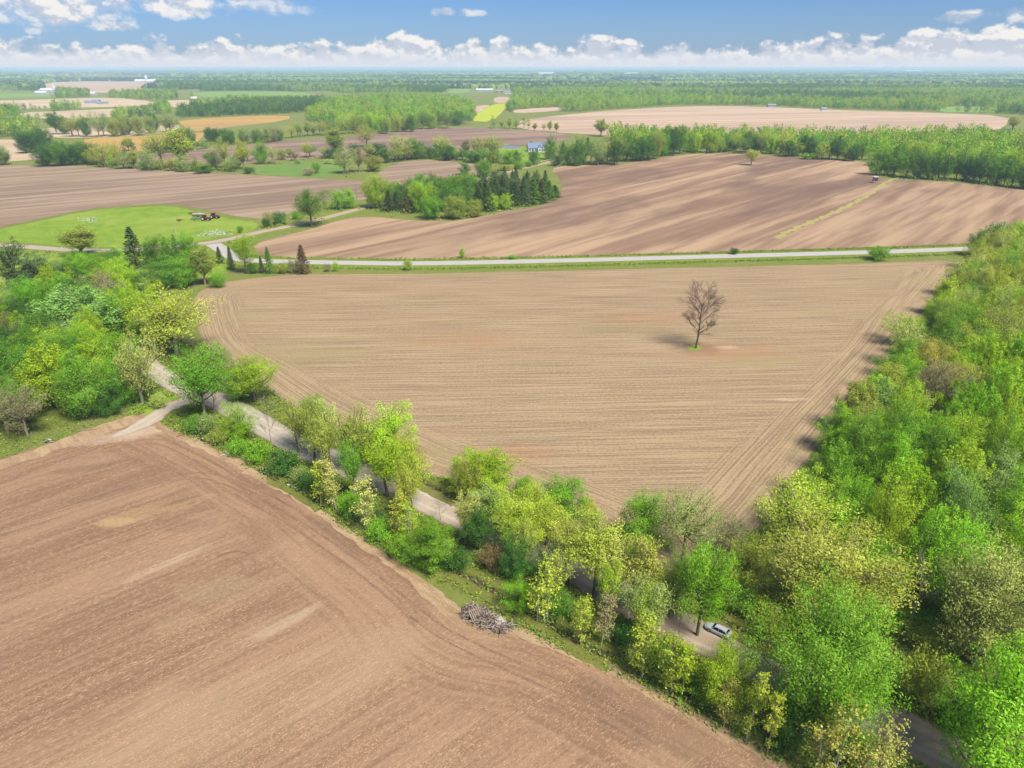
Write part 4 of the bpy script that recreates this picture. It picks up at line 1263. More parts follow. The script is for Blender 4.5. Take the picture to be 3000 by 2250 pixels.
# farmstead trees, upper left
for r in (
    ('bud', 244, 752, 672, 106, 'olive', 'olive budding tree standing against the bright lawn'),
    ('maple', 248, 842, 738, 118, 'fresh', 'round vivid green tree in the farmstead wood'),
    ('maple', 358, 862, 755, 104, 'lime', 'lime green tree right of the round vivid one'),
    ('maple', 350, 770, 728, 52, 'fresh', 'small vivid green treetop below the dirt road'),
    ('maple', 460, 780, 694, 74, 'mid', 'mid green tree between the ragged spruce and the road'),
    ('maple', 557, 790, 686, 84, 'green', 'fresh green tree before the right end of the lawn'),
    ('maple', 430, 850, 790, 66, 'silver', 'silvery green small tree at the farm wood edge'),
    ('maple', 488, 842, 762, 90, 'mid', 'mid green bushy tree at the stubble field corner'),
    ('maple', 545, 840, 756, 80, 'green', 'green bushy tree at the corner beside the olive one'),
    ('bud', 602, 835, 730, 72, 'olive', 'olive tree at the right end of the farm wood'),
    ('lawn', 720, 802, 693, 62, 'lime', 'light tree with thin stems beside the road junction'),
    ('maple', 102, 945, 815, 130, 'green', 'round green tree above the farm lane'),
    ('bud', 155, 850, 784, 56, 'silver', 'small silvery tree before the blue green pine'),
    ('plume', 244, 1005, 852, 214, 'silver', 'large silvery green wind-tossed tree above the lane'),
    ('bud', 330, 915, 808, 104, 'grey', 'greyish budding round tree at the farm wood top'),
    ('maple', 407, 985, 845, 92, 'lime', 'lime green tree left of the golden-topped one'),
    ('bud', 517, 1040, 848, 156, 'yellow', 'tall golden-topped budding tree at the stubble field edge'),
    ('maple', 455, 930, 826, 66, 'lime', 'small bright lime treetop behind the golden-topped tree'),
    ('bud', 20, 930, 850, 90, 'sage', 'greyish thin tree at the left edge above the rusty pine'),
    ('maple', 37, 1180, 1004, 130, 'mid', 'mid green tree at the left picture edge above the field'),
    ('plume', 171, 1200, 1014, 130, 'lime', 'tall lime green plumed tree left of the lane junction'),
    ('maple', 252, 1225, 1040, 120, 'green', 'green tree with low drooping boughs left of the junction'),
    ('maple', 190, 1120, 976, 150, 'green', 'broad green treetop above the plumed lime green tree'),
    ('maple', 290, 1150, 995, 110, 'lime', 'light green tree beside the hidden farm lane'),
    ('maple', 355, 1185, 1056, 90, 'green', 'green tree left of the pale-trunked one'),
    ('bud', 419, 1185, 990, 96, 'pale', 'pale-trunked budding tree nearest the lane junction'),
    ('bud', 81, 1278, 1136, 84, 'grey', 'grey twiggy tree at the field edge on the left'),
    ('bud', 25, 1268, 1150, 70, 'sage', 'grey thin tree at the left edge beside the twiggy one'),
    ('maple', 250, 1085, 965, 110, 'green', 'green tree on the near side of the hidden farm lane'),
    ('maple', 330, 1112, 985, 105, 'lime', 'lime tree just left of the pale-trunked junction tree'),
    ('maple', 398, 1158, 1040, 90, 'mid', 'mid green tree behind the pale-trunked junction tree'),
    ('maple', 345, 985, 880, 100, 'green', 'green tree on the far side of the farm lane'),
    ('maple', 440, 1040, 925, 96, 'green', 'green tree at the foot of the golden-topped tree'),
    ('maple', 320, 1210, 1110, 80, 'deep', 'dark green tree in shade left of the junction bush'),
    ('maple', 100, 1190, 1060, 110, 'mid', 'mid green tree behind the grey twiggy one'),
    ('maple', 130, 1150, 1010, 100, 'deep', 'dark green tree between the edge tree and the plumed one'),
    ('maple', -60, 1210, 1030, 130, 'mid', 'mid green tree mostly outside the left picture edge'),
    ('maple', 300, 885, 800, 80, 'olive', 'olive treetop between vivid round tree and greyish one'),
    ('maple', 170, 930, 850, 100, 'mid', 'mid green tree behind the silvery wind-tossed one'),
    ('maple', 200, 850, 765, 70, 'blue', 'dull blue green tree between pine and vivid round tree'),
    ('maple', 320, 800, 735, 70, 'mid', 'mid green treetop left of the ragged spruce'),
):
    tree(*r[:3], r[2] - (r[2] - r[3]) * 1.08, r[4] * 1.12, *r[5:], group=FG)

# the grove beside the dirt road and lone roadside trees
for r in (
    ('maple', 1103, 610, 504, 86, 'lime', 'light green tree at the left end of the grove'),
    ('maple', 1150, 590, 525, 60, 'olive', 'olive treetop behind the left spruces of the grove'),
    ('maple', 1230, 620, 523, 80, 'lime', 'bright lime tree in the left half of the grove'),
    ('maple', 1232, 570, 505, 50, 'green', 'green treetop at the back of the grove'),
    ('bud', 1275, 585, 532, 50, 'olive', 'olive tree in the middle back of the grove'),
    ('maple', 1327, 585, 508, 76, 'green', 'broad mid green tree in the centre of the grove'),
    ('maple', 1370, 580, 505, 60, 'mid', 'mid green tree right of the grove centre'),
    ('maple', 1266, 640, 572, 76, 'green', 'green bushy tree at the grove front facing the field'),
    ('maple', 1331, 641, 568, 80, 'olive', 'olive green bushy tree at the grove front facing the field'),
    ('maple', 1394, 636, 580, 46, 'olive', 'small olive bushy tree in front of the tallest spruce'),
    ('maple', 1440, 616, 566, 44, 'lime', 'small light green tree in front of the dark spruces'),
    ('maple', 1476, 612, 566, 40, 'lime', 'second small light green tree in front of the dark spruces'),
    ('maple', 1364, 512, 472, 34, 'mid', 'dark treetop behind the grove beside the dirt road'),
    ('maple', 1417, 518, 465, 56, 'green', 'rounded green tree behind the grove beside the dirt road'),
    ('bud', 1500, 560, 514, 40, 'grey', 'greyish thin tree between the spruces'),
    ('lawn', 913, 664, 556, 100, 'mid', 'tall round tree on a bare trunk beside the dirt road'),
    ('maple', 992, 612, 552, 44, 'fresh', 'left half of the vivid green twin tree by the utility pole'),
    ('maple', 1024, 610, 548, 48, 'fresh', 'right half of the vivid green twin tree by the utility pole'),
    ('bud', 789, 664, 615, 30, 'olive', 'small pale tree by the bend of the dirt road'),
    ('lawn', 2200, 484, 436, 46, 'gold', 'lone round golden green tree in the ridged field'),
    ('bare', 2038, 1020, 858, 112, 'grey', 'bare black-limbed tree standing alone in the stubble field'),
    ('maple', 1354, 756, 724, 18, 'lime', 'lone lime sapling on the verge of the paved road'),
):
    tree(*r, group=GG if 1090 < r[1] < 1520 and r[2] < 650 else None)

# shrubs and bushes
for r in (
    ('shrub', 818, 656, 620, 44, 'deep', 'dark bush at the bend of the dirt road'),
    ('shrub', 780, 664, 640, 26, 'deep', 'low dark bush under the small pale roadside tree'),
    ('shrub', 868, 642, 616, 22, 'green', 'small green bush left of the tall round roadside tree'),
    ('shrub', 705, 682, 660, 18, 'green', 'tiny green bush on the lawn beside the road'),
    ('shrub', 1195, 792, 760, 26, 'olive', 'olive bush on the near verge of the paved road'),
    ('shrub', 2570, 762, 720, 62, 'green', 'large round bush hiding part of the paved road'),
    ('shrub', 470, 1196, 1150, 44, 'pale', 'round pale bush on the grass wedge at the junction'),
    ('shrub', 572, 1268, 1216, 60, 'mid', 'mid green bush under the leaning junction tree'),
    ('shrub', 610, 1268, 1212, 60, 'sage', 'sage coloured bush right of the junction bush'),
    ('shrub', 650, 1300, 1250, 60, 'olive', 'olive bush above the narrow puddle'),
    ('shrub', 700, 1330, 1285, 70, 'green', 'low green bush below the small vivid tree'),
    ('shrub', 760, 1350, 1295, 76, 'fresh', 'vivid green bush left of the thin bare trunk'),
    ('shrub', 836, 1388, 1318, 96, 'deep', 'dark green bush above the blue puddle'),
    ('shrub', 880, 1420, 1370, 60, 'sage', 'sage bush right of the dark green one'),
    ('shrub', 905, 1440, 1380, 60, 'deep', 'dark bush behind the pale stem clumps'),
    ('shrub', 1030, 1510, 1440, 70, 'green', 'green bush between the pale clumps and the white-branched tree'),
    ('shrub', 1115, 1584, 1522, 80, 'green', 'green bush at the field edge below the tiny spruce'),
    ('shrub', 1180, 1630, 1570, 90, 'green', 'green bush beneath the yellow stem'),
    ('shrub', 1340, 1668, 1610, 76, 'deep', 'dark bush right of the round ditch tree'),
    ('shrub', 1440, 1665, 1600, 70, 'rust', 'brownish bush between dark tree and lane'),
    ('shrub', 1640, 1800, 1740, 100, 'mid', 'mid green bush behind the pale leaning stem'),
    ('shrub', 1580, 1770, 1720, 70, 'green', 'green bush beside the ditch'),
    ('shrub', 1830, 1890, 1820, 80, 'deep', 'dark bush behind the twiggy grey-stemmed tree'),
    ('shrub', 1700, 1825, 1775, 70, 'olive', 'olive bush above the thin pale young tree'),
    ('shrub', 1930, 1960, 1890, 80, 'mid', 'mid green bush behind the yellow young trees'),
    ('shrub', 2060, 2055, 1980, 80, 'green', 'green bush below the feathery lime tree'),
    ('shrub', 2300, 2190, 2100, 110, 'deep', 'dark bush at the foot of the spindly tree'),
    ('shrub', 2480, 2230, 2130, 120, 'green', 'green bush between the two golden bottom-edge trees'),
    ('shrub', 2250, 1850, 1770, 120, 'olive', 'shaded olive bush right of the parked car'),
    ('shrub', 2150, 1790, 1700, 110, 'mid', 'shaded green bush behind the parked car'),
    ('shrub', 2800, 2130, 2050, 110, 'deep', 'dark bush on the far lane side near the corner tree'),
    ('shrub', 2560, 2010, 1930, 110, 'mid', 'mid green bush above the lane beside the dead tree'),
    ('shrub', 640, 842, 800, 50, 'green', 'low green bush at the corner of the stubble field'),
    ('shrub', 830, 800, 768, 40, 'olive', 'low olive bush in the roadside row left of the brown spruce'),
    ('shrub', 860, 800, 760, 34, 'grey', 'twiggy grey bush left of the brown spruce'),
    ('shrub', 740, 800, 770, 40, 'mid', 'low green bush under the light roadside tree'),
    ('shrub', 960, 795, 772, 22, 'grey', 'brown twiggy bush beside the paved road'),
    ('shrub', 985, 795, 768, 20, 'lime', 'small lime sprout beside the paved road'),
    ('shrub', 1500, 758, 747, 26, 'green', 'low green clump on the far verge of the paved road'),
    ('shrub', 2150, 745, 726, 26, 'deep', 'dark green clump on the far verge of the paved road'),
    ('shrub', 2365, 466, 448, 42, 'green', 'green clump jutting into the ridged field'),
    ('shrub', 2918, 715, 650, 66, 'mid', 'round bush behind the upright tree at the wood tip'),
    ('shrub', 608, 503, 484, 30, 'deep', 'small dark round bush at the top of the ploughed field'),
    ('shrub', 730, 508, 490, 36, 'deep', 'dark flat bush on the meadow edge'),
    ('shrub', 928, 508, 476, 26, 'green', 'pointed green bush on the meadow'),
    ('shrub', 905, 514, 492, 34, 'grey', 'brownish bush left of the pointed meadow bush'),
    ('shrub', 962, 480, 464, 26, 'pale', 'pale round shrub on the meadow'),
    ('shrub', 990, 482, 464, 24, 'pale', 'second pale round shrub on the meadow'),
    ('shrub', 872, 480, 466, 20, 'sage', 'sage shrub at the back of the meadow'),
    ('shrub', 1520, 496, 470, 34, 'green', 'green bush on the dirt road below the house'),
    ('shrub', 1548, 488, 472, 28, 'mid', 'mid green bush right of the one below the house'),
    ('shrub', 1480, 500, 482, 40, 'olive', 'olive scrub beside the dirt road left of the house'),
    ('shrub', 1700, 482, 462, 36, 'mid', 'mid green bush at the field edge right of the house'),
    ('shrub', 1760, 481, 458, 36, 'sage', 'sage bush at the field edge right of the house trees'),
):
    tree(*r, group='shrubs and bushes')


GROVE = gp([(1130, 612), (1250, 628), (1380, 622), (1500, 598), (1600, 580), (1600, 550), (1500, 540), (1380, 555), (1250, 565), (1130, 580)])
lo, hi = GROVE.min(0), GROVE.max(0)
g = np.stack(np.meshgrid(np.arange(lo[0], hi[0], 6.5), np.arange(lo[1], hi[1], 8.5)), -1).reshape(-1, 2)
g = g + NR.uniform(-1.8, 1.8, g.shape)
for (X, Y) in g[inside(g, GROVE)]:
    px = pixel(X, Y, 8)[0]
    if px > 1400:
        plant(R.choice(['spruce', 'pine', 'pine']), X, Y, R.uniform(9, 13.5), R.uniform(6.5, 8.5), 'needle', 'dark conifer packed inside the grove beside the dirt road', 'conifers inside the grove', 'conifer')
    else:
        c = R.choice(['mid', 'deep', 'green', 'mid'])
        plant('maple', X, Y, R.uniform(9, 13), R.uniform(7, 10), c, f'{WORD[c]} tree packed inside the grove beside the dirt road', f'{WORD[c]} trees inside the grove')


def row(kinds, line, n, hpx, wpx, cols, phrase, group, jitter=4, side='left'):
    """A line of separate trees; labels count along it from one end."""
    p = np.asarray(line, float)
    s = np.concatenate([[0], np.cumsum(np.linalg.norm(np.diff(p, axis=0), axis=1))])
    for i in range(n):
        q = s[-1] * (i + 0.5) / n
        x = np.interp(q, s, p[:, 0]) + R.uniform(-.3, .3) * s[-1] / n
        y = np.interp(q, s, p[:, 1]) + R.uniform(-jitter, jitter)
        c = R.choice(cols)
        tree(R.choice(kinds), x, y, y - R.uniform(*hpx), R.uniform(*wpx), c, f'{ORD[i]} tree from the {side} in {phrase}', group)


row(['maple', 'maple', 'bud', 'plume'], [(2010, 446), (2160, 446), (2350, 461), (2530, 470)], 24, (46, 70), (36, 56), ['lime', 'lime', 'green', 'mid', 'yellow', 'deep', 'fresh'], 'the tree line behind the ridged field', HG)
row(['maple', 'maple', 'plume'], [(1790, 480), (1900, 466), (2000, 448)], 11, (70, 92), (46, 66), ['mid', 'green', 'deep', 'mid', 'olive'], 'the dark block right of the house', HG)
row(['maple', 'bud'], [(1650, 484), (1720, 482), (1790, 480)], 6, (60, 90), (36, 50), ['olive', 'olive', 'mid', 'sage'], 'the olive clump right of the house', HG)
row(['plume', 'maple'], [(2560, 513), (2640, 520), (2800, 528), (3000, 551), (3080, 560)], 21, (74, 88), (40, 56), ['green', 'mid', 'deep', 'green', 'mid'], 'the front of the hunting hut wood', HG, 3)
row(['plume', 'maple', 'maple'], [(2575, 490), (2700, 497), (3000, 520), (3080, 528)], 16, (72, 88), (42, 56), ['lime', 'green', 'lime', 'yellow', 'mid'], 'the second rank of the hunting hut wood', HG, 5)
row(['maple'], [(60, 447), (150, 440)], 3, (58, 70), (60, 76), ['deep', 'deep', 'mid'], 'the dark thicket at the far left', HG)
row(['maple'], [(128, 486), (260, 484)], 4, (66, 84), (64, 84), ['deep', 'mid', 'deep'], 'the big dark thicket behind the ploughed field', HG)
row(['maple', 'bud'], [(275, 484), (350, 488)], 3, (50, 84), (46, 60), ['olive', 'mid', 'olive'], 'the olive clump by the big thicket', HG)
row(['maple'], [(-20, 484), (30, 486)], 2, (56, 66), (52, 60), ['mid', 'sage'], 'the pair left behind the ploughed field', HG)
for r in (
    ('bud', 478, 490, 376, 92, 'olive', 'left of the twin tall willows behind the ploughed field'),
    ('bud', 532, 490, 374, 96, 'yellow', 'right of the twin tall willows behind the ploughed field'),
    ('maple', 560, 440, 368, 44, 'mid', 'green tree behind the twin willows'),
    ('bud', 378, 442, 402, 36, 'olive', 'small round tree in the golden field corner'),
    ('bud', 622, 490, 438, 50, 'sage', 'sage tree right of the twin willows'),
    ('bud', 660, 492, 400, 40, 'olive', 'tall olive tree between the willows and the meadow'),
    ('maple', 688, 494, 452, 32, 'green', 'small green tree at the left end of the meadow'),
    ('bud', 715, 496, 408, 48, 'yellow', 'yellow olive tree at the back left of the meadow'),
    ('maple', 770, 480, 408, 40, 'fresh', 'vivid green pointed tree behind the meadow'),
    ('bud', 800, 480, 424, 28, 'pale', 'thin pale tree right of the vivid pointed one'),
    ('bud', 865, 470, 444, 26, 'rust', 'small reddish twiggy tree on the meadow'),
    ('bud', 900, 462, 415, 30, 'yellow', 'thin yellow tree behind the meadow'),
    ('bud', 985, 460, 370, 66, 'olive', 'tall round-topped willow left of the meadow pond hedge'),
    ('maple', 975, 465, 432, 40, 'deep', 'dark small tree under the round-topped willow'),
    ('bud', 1075, 430, 366, 52, 'olive', 'round-topped tree at the edge of the purple brown strip'),
    ('bud', 1010, 508, 426, 60, 'sage', 'sage tree with thin trunk at the right end of the meadow'),
    ('bud', 1052, 504, 432, 40, 'grey', 'grey thin tree right of the sage meadow tree'),
    ('maple', 1096, 502, 450, 56, 'olive', 'rounded olive tree at the ploughed field corner'),
    ('maple', 1100, 458, 416, 76, 'deep', 'wide dark tree behind the rounded olive one'),
    ('bud', 1168, 470, 386, 56, 'pale', 'pale multi-stemmed tree in the hedge before the purple strip'),
    ('maple', 1214, 466, 400, 62, 'mid', 'mid green tree right of the pale multi-stemmed one'),
    ('maple', 1252, 464, 424, 34, 'mid', 'small mid green tree in the hedge before the purple strip'),
    ('bud', 1296, 456, 396, 54, 'yellow', 'yellow green tree behind the small curved field'),
    ('maple', 1314, 470, 422, 46, 'deep', 'dark tree in front of the yellow green one'),
    ('bud', 1366, 456, 408, 34, 'grey', 'bare-looking grey tree in the hedge'),
    ('bud', 1404, 460, 394, 56, 'olive', 'left of two olive trees before the purple strip'),
    ('bud', 1444, 460, 391, 52, 'yellow', 'right of two olive trees before the purple strip'),
    ('maple', 1395, 474, 446, 40, 'mid', 'small green tree behind the curved field edge'),
    ('maple', 1446, 476, 436, 42, 'mid', 'mid green tree in the hedge left of the house'),
    ('maple', 1488, 480, 436, 42, 'green', 'green tree nearest left of the house lawn'),
    ('maple', 1513, 478, 440, 30, 'deep', 'dark narrow tree on the house lawn edge'),
    ('maple', 1562, 482, 436, 32, 'deep', 'dark upright tree in front of the house'),
    ('maple', 1610, 468, 396, 40, 'mid', 'tall tree beside the right gable of the house'),
    ('maple', 1648, 474, 412, 24, 'deep', 'columnar dark tree right of the house'),
    ('maple', 1632, 486, 448, 32, 'deep', 'round dark tree at the end of the dirt road'),
    ('maple', 1555, 420, 413, 10, 'green', 'tiny treetop behind the left end of the house'),
    ('bud', 1760, 400, 348, 46, 'olive', 'lone rounded tree at the edge of the pale field'),
    ('maple', 2225, 410, 371, 24, 'deep', 'dark treetop standing above the tree line before the pale field'),
    ('maple', 2890, 415, 372, 50, 'deep', 'dark tree at the right corner of the pale field'),
    ('bud', 2965, 380, 340, 40, 'gold', 'pale golden tree at the far right corner of the pale field'),
):
    tree(*r, group=HG)
row(['maple', 'bud'], [(150, 396), (300, 398), (420, 392), (520, 384)], 15, (50, 72), (38, 54), ['olive', 'olive', 'mid', 'sage', 'deep'], 'the olive row above the dark thickets', HG)
row(['maple'], [(612, 418), (690, 420)], 4, (44, 54), (38, 46), ['deep', 'mid'], 'the dark green clump right of the golden field', HG)
row(['bud', 'maple'], [(700, 420), (830, 412)], 7, (34, 50), (26, 36), ['olive', 'mid', 'grey', 'sage'], 'the thin olive row above the purple strip', HG)
row(['bud'], [(845, 404), (990, 392)], 9, (36, 48), (20, 30), ['olive', 'yellow', 'sage'], 'the slender olive row below the lime green wood', HG, 3)
row(['maple', 'maple', 'bud'], [(1000, 392), (1150, 388), (1280, 376), (1370, 366)], 15, (44, 64), (36, 50), ['lime', 'mid', 'green', 'yellow', 'olive', 'deep'], 'the lime wood front by the crop strip', HG)
row(['bud', 'pole'], [(1440, 372), (1530, 380), (1640, 390)], 10, (24, 40), (12, 22), ['yellow', 'olive', 'green'], 'the thin line before the pale field', HG, 3)

row(['tall'], LINE1, 8, (140, 185), (60, 84), ['lime', 'yellow', 'olive', 'sage', 'pale', 'green'], 'the near verge line of the gravel lane', LG, 8)
row(['tall', 'maple'], LINE2, 7, (100, 140), (64, 90), ['lime', 'yellow', 'green', 'olive'], 'the far verge line of the gravel lane', LG, 6)
row(['maple', 'bud'], [(340, 492), (480, 499), (600, 504), (690, 500)], 10, (26, 56), (34, 50), ['olive', 'mid', 'sage', 'deep'], 'the scrub line above the ploughed field', HG)
row(['maple', 'bud'], [(1120, 480), (1225, 464), (1350, 470), (1430, 480)], 11, (24, 48), (28, 44), ['mid', 'green', 'deep', 'olive'], 'the hedge behind the small curved field', HG)
row(['maple', 'bud'], [(700, 470), (850, 462), (1000, 460), (1110, 462)], 9, (24, 50), (28, 42), ['olive', 'mid', 'sage', 'green'], 'the scrub at the back of the meadow', HG)

# the wood on the right: edge and interior trees
WOOD = gp([(2855, 778), (2762, 900), (2712, 955), (2655, 1052), (2585, 1150), (2540, 1210), (2505, 1255), (2435, 1345), (2390, 1405), (2330, 1480), (2290, 1560), (2280, 1640), (2330, 1720), (2560, 1800), (2800, 1900), (3000, 2010), (3200, 2100),
           (3260, 1500), (3230, 1000), (3190, 700), (2960, 700)])
for r in (
    ('maple', 2858, 750, 666, 54, 'mid', 'small upright tree at the wood tip beside the paved road'),
    ('dome', 2718, 1130, 990, 130, 'gold', 'golden olive dome in the wood edge, upper of the pair'),
    ('dome', 2752, 1200, 1052, 120, 'gold', 'golden olive dome in the wood edge, lower of the pair'),
    ('maple', 2615, 1160, 1030, 120, 'green', 'fresh green rounded tree in front of the golden domes'),
    ('dome', 2705, 1240, 1045, 140, 'grey', 'grey brown twiggy tree below the golden domes'),
    ('bud', 2640, 1010, 912, 90, 'yellow', 'thin yellow leaning tree reaching over the stubble field'),
    ('plume', 2560, 1260, 1112, 110, 'silver', 'silvery wind-blown tree at the edge of the stubble field'),
):
    tree(*r, group=WG)


def wood_style(px, py):
    """Kind and colour of a wood tree from where its top shows."""
    if py < 960:
        return R.choice(['bud', 'bud', 'maple', 'maple']), R.choice(['olive', 'pale', 'yellow', 'green', 'lime', 'lime'])
    if py < 1180:
        return (R.choice(['plume', 'maple', 'bud']), R.choice(['olive', 'yellow', 'lime', 'green'])) if px < 2760 else ('plume', R.choice(['fresh', 'lime', 'green', 'lime']))
    if px > 2760 and py < 1420:
        return R.choice(['plume', 'maple']), R.choice(['silver', 'green', 'fresh', 'lime'])
    return R.choice(['plume', 'maple', 'maple']), R.choice(['lime', 'fresh', 'fresh', 'green', 'fresh', 'green'])


lo, hi = WOOD.min(0), WOOD.max(0)
n_wood = 0
cand = []
yy = lo[1]
while yy < hi[1]:
    xx = lo[0]
    while xx < hi[0]:
        cand.append((xx + R.uniform(-2.4, 2.4), yy + R.uniform(-2.4, 2.4)))
        xx += 7.2
    yy += 7.2
cand = np.array(cand)
cand = cand[inside(cand, WOOD)]
for (X, Y) in cand:
    if min((math.hypot(X - a, Y - b) - w_ * 0.20 for a, b, w_, h_ in TREES[-260:]), default=9) < 2.6 or any(math.hypot(X - a, Y - b) < w_ * 0.30 for a, b, w_, h_ in TREES):
        continue
    d_edge = edge_info(np.array([[X, Y]]), WOOD)[0][0]
    h = R.uniform(11.5, 17.0) * (0.82 if d_edge < 5 else 1.0)
    px, py = pixel(X, Y, h)
    if px > 3180 or px < 0:
        continue
    k, c = wood_style(px, py)
    plant(k, X, Y, h, R.uniform(7.4, 10.2), c, f'{WORD[c]} {"budding" if k == "bud" else "leafy"} tree packed into the dense right-hand wood', f'{WORD[c]} {"budding" if k == "bud" else "leafy"} trees of the dense right-hand wood')
    n_wood += 1

SHADE = gp([(2260, 1560), (2330, 1640), (2420, 1760), (2600, 1860), (2800, 1960), (3000, 2060), (3120, 2050), (3120, 1650), (2800, 1600), (2500, 1480), (2330, 1440)])
lo, hi = SHADE.min(0), SHADE.max(0)
g = np.stack(np.meshgrid(np.arange(lo[0], hi[0], 4.6), np.arange(lo[1], hi[1], 4.6)), -1).reshape(-1, 2)
g = g + NR.uniform(-1.6, 1.6, g.shape)
for (X, Y) in g[inside(g, SHADE)]:
    if any(math.hypot(X - a, Y - b) < 2.0 for a, b, w_, h_ in TREES):
        continue
    c = R.choice(['mid', 'green', 'deep', 'olive', 'green'])
    plant('shrub', X, Y, R.uniform(2.5, 5.5), R.uniform(4.5, 7.0), c, f'{WORD[c]} bush growing under the right-hand wood trees', f'{WORD[c]} bushes under the right-hand wood', 'shrub')

# filler inside the farmstead wood
FARM = gp([(-420, 960), (-160, 900), (60, 880), (330, 880), (450, 920), (500, 1000), (430, 1030), (330, 985), (180, 940), (60, 900)])
FARM2 = gp([(-420, 1060), (-160, 1010), (60, 985), (200, 1000), (330, 1050), (410, 1130), (400, 1180), (300, 1215), (120, 1262), (-160, 1330), (-420, 1420)])
for poly in (FARM, FARM2):
    lo, hi = poly.min(0), poly.max(0)
    g = np.stack(np.meshgrid(np.arange(lo[0], hi[0], 7.5), np.arange(lo[1], hi[1], 7.5)), -1).reshape(-1, 2)
    g = g + NR.uniform(-2, 2, g.shape)
    for (X, Y) in g[inside(g, poly)]:
        if any(math.hypot(X - a, Y - b) < w_ * 0.40 for a, b, w_, h_ in TREES) or np.min(np.linalg.norm(LANE_W - (X, Y), axis=1)) < 6:
            continue
        if pixel(X, Y, 8)[0] < -330:
            continue
        c = R.choice(['mid', 'green', 'lime', 'deep', 'green'])
        plant(R.choice(['maple', 'maple', 'plume']), X, Y, R.uniform(11, 15), R.uniform(8, 11.5), c, f'{WORD[c]} tree inside the thick farmstead wood at the left', f'{WORD[c]} trees of the farmstead wood')
print('trees', len(TREES), 'wood', n_wood)

# ------------------------------------------------------------------ far woods (masses of trees nobody could count) and ground cover
NEARK = PROTO
FARSETS = {
    'bright': [PAL['lime'], PAL['green'], PAL['yellow'], PAL['mid'], PAL['fresh'], PAL['olive']],
    'mixed': [PAL['olive'], PAL['mid'], PAL['green'], PAL['sage'], PAL['deep'], PAL['lime']],
    'dark': [PAL['deep'], PAL['mid'], PAL['needle'], PAL['deep'], PAL['mid'], PAL['blue']],
}
far_mesh = [maple('distant_a', 14, 5.2, 0.8, 14, 8, 1.0, 0.3, 0.26, 4)[1], maple('distant_b', 14, 4.8, 1.0, 16, 7, 0.95, 0.3, 0.24, 4)[1], plume('distant_c', 14, 4.6, 1.2, 9, 6, 0.95)[1],
            maple('distant_d', 14, 5.6, 0.6, 13, 8, 1.05, 0.3, 0.28, 4)[1]]
FARGROUP = {}
for key, cols in FARSETS.items():
    mt = leaf_mat('distant_leaves_' + key, cols, 0.3)
    ng = bpy.data.node_groups.new('scatter_' + key, 'GeometryNodeTree')
    ng.interface.new_socket('Geometry', in_out='INPUT', socket_type='NodeSocketGeometry')
    ng.interface.new_socket('Geometry', in_out='OUTPUT', socket_type='NodeSocketGeometry')
    nin, nout = ng.nodes.new('NodeGroupInput'), ng.nodes.new('NodeGroupOutput')
    join = ng.nodes.new('GeometryNodeJoinGeometry')
    for q in reversed(far_mesh):
        m2 = q.copy()
        m2.materials.clear()
        m2.materials.append(mt)
        ob = bpy.data.objects.new('distant_tree_form', m2)
        oi = ng.nodes.new('GeometryNodeObjectInfo')
        oi.inputs['Object'].default_value = ob
        oi.inputs['As Instance'].default_value = True
        ng.links.new(oi.outputs['Geometry'], join.inputs[0])
    iop = ng.nodes.new('GeometryNodeInstanceOnPoints')
    iop.inputs['Pick Instance'].default_value = True
    ng.links.new(nin.outputs[0], iop.inputs['Points'])
    ng.links.new(join.outputs[0], iop.inputs['Instance'])
    for nm, sock, tp in (('size', 'Scale', 'FLOAT_VECTOR'), ('turn', 'Rotation', 'FLOAT_VECTOR'), ('pick', 'Instance Index', 'INT')):
        na = ng.nodes.new('GeometryNodeInputNamedAttribute')
        na.data_type = tp
        na.inputs['Name'].default_value = nm
        ng.links.new(na.outputs['Attribute'], iop.inputs[sock])
    ng.links.new(iop.outputs[0], nout.inputs[0])
    FARGROUP[key] = ng


def far_wood(P, key, label, h=(9, 20), w=(8, 14)):
    n = len(P)
    me = bpy.data.meshes.new('far_wood')
    me.vertices.add(n)
    me.vertices.foreach_set('co', np.concatenate([P, np.zeros((n, 1))], 1).astype(np.float32).ravel())
    wd = NR.uniform(*w, n) / 10.5
    a = me.attributes.new('size', 'FLOAT_VECTOR', 'POINT')
    a.data.foreach_set('vector', np.stack([wd, wd, NR.uniform(*h, n) / 14.0], 1).astype(np.float32).ravel())
    a = me.attributes.new('turn', 'FLOAT_VECTOR', 'POINT')
    a.data.foreach_set('vector', np.stack([np.zeros(n), np.zeros(n), NR.uniform(0, 6.28, n)], 1).astype(np.float32).ravel())
    a = me.attributes.new('pick', 'INT', 'POINT')
    a.data.foreach_set('value', NR.integers(0, len(far_mesh), n).astype(np.int32))
    me.update()
    o = link('far_wood', me)
    o.modifiers.new('scatter', 'NODES').node_group = FARGROUP[key]
    tag(o, label, 'wood', kind='stuff')


def jitter_grid(poly, step):
    lo, hi = poly.min(0), poly.max(0)
    g = np.stack(np.meshgrid(np.arange(lo[0], hi[0], step), np.arange(lo[1], hi[1], step)), -1).reshape(-1, 2)
    g = g + NR.uniform(-.42, .42, g.shape) * step
    return g[inside(g, poly)]


def not_in_fields(P, first=0):
    k = np.ones(len(P), bool)
    for f in FIELDS[first:]:
        lo, hi = f.min(0), f.max(0)
        m = k & (P[:, 0] > lo[0]) & (P[:, 0] < hi[0]) & (P[:, 1] > lo[1]) & (P[:, 1] < hi[1])
        if m.any():
            i = np.nonzero(m)[0]
            k[i[inside(P[i], f)]] = False
    return P[k]


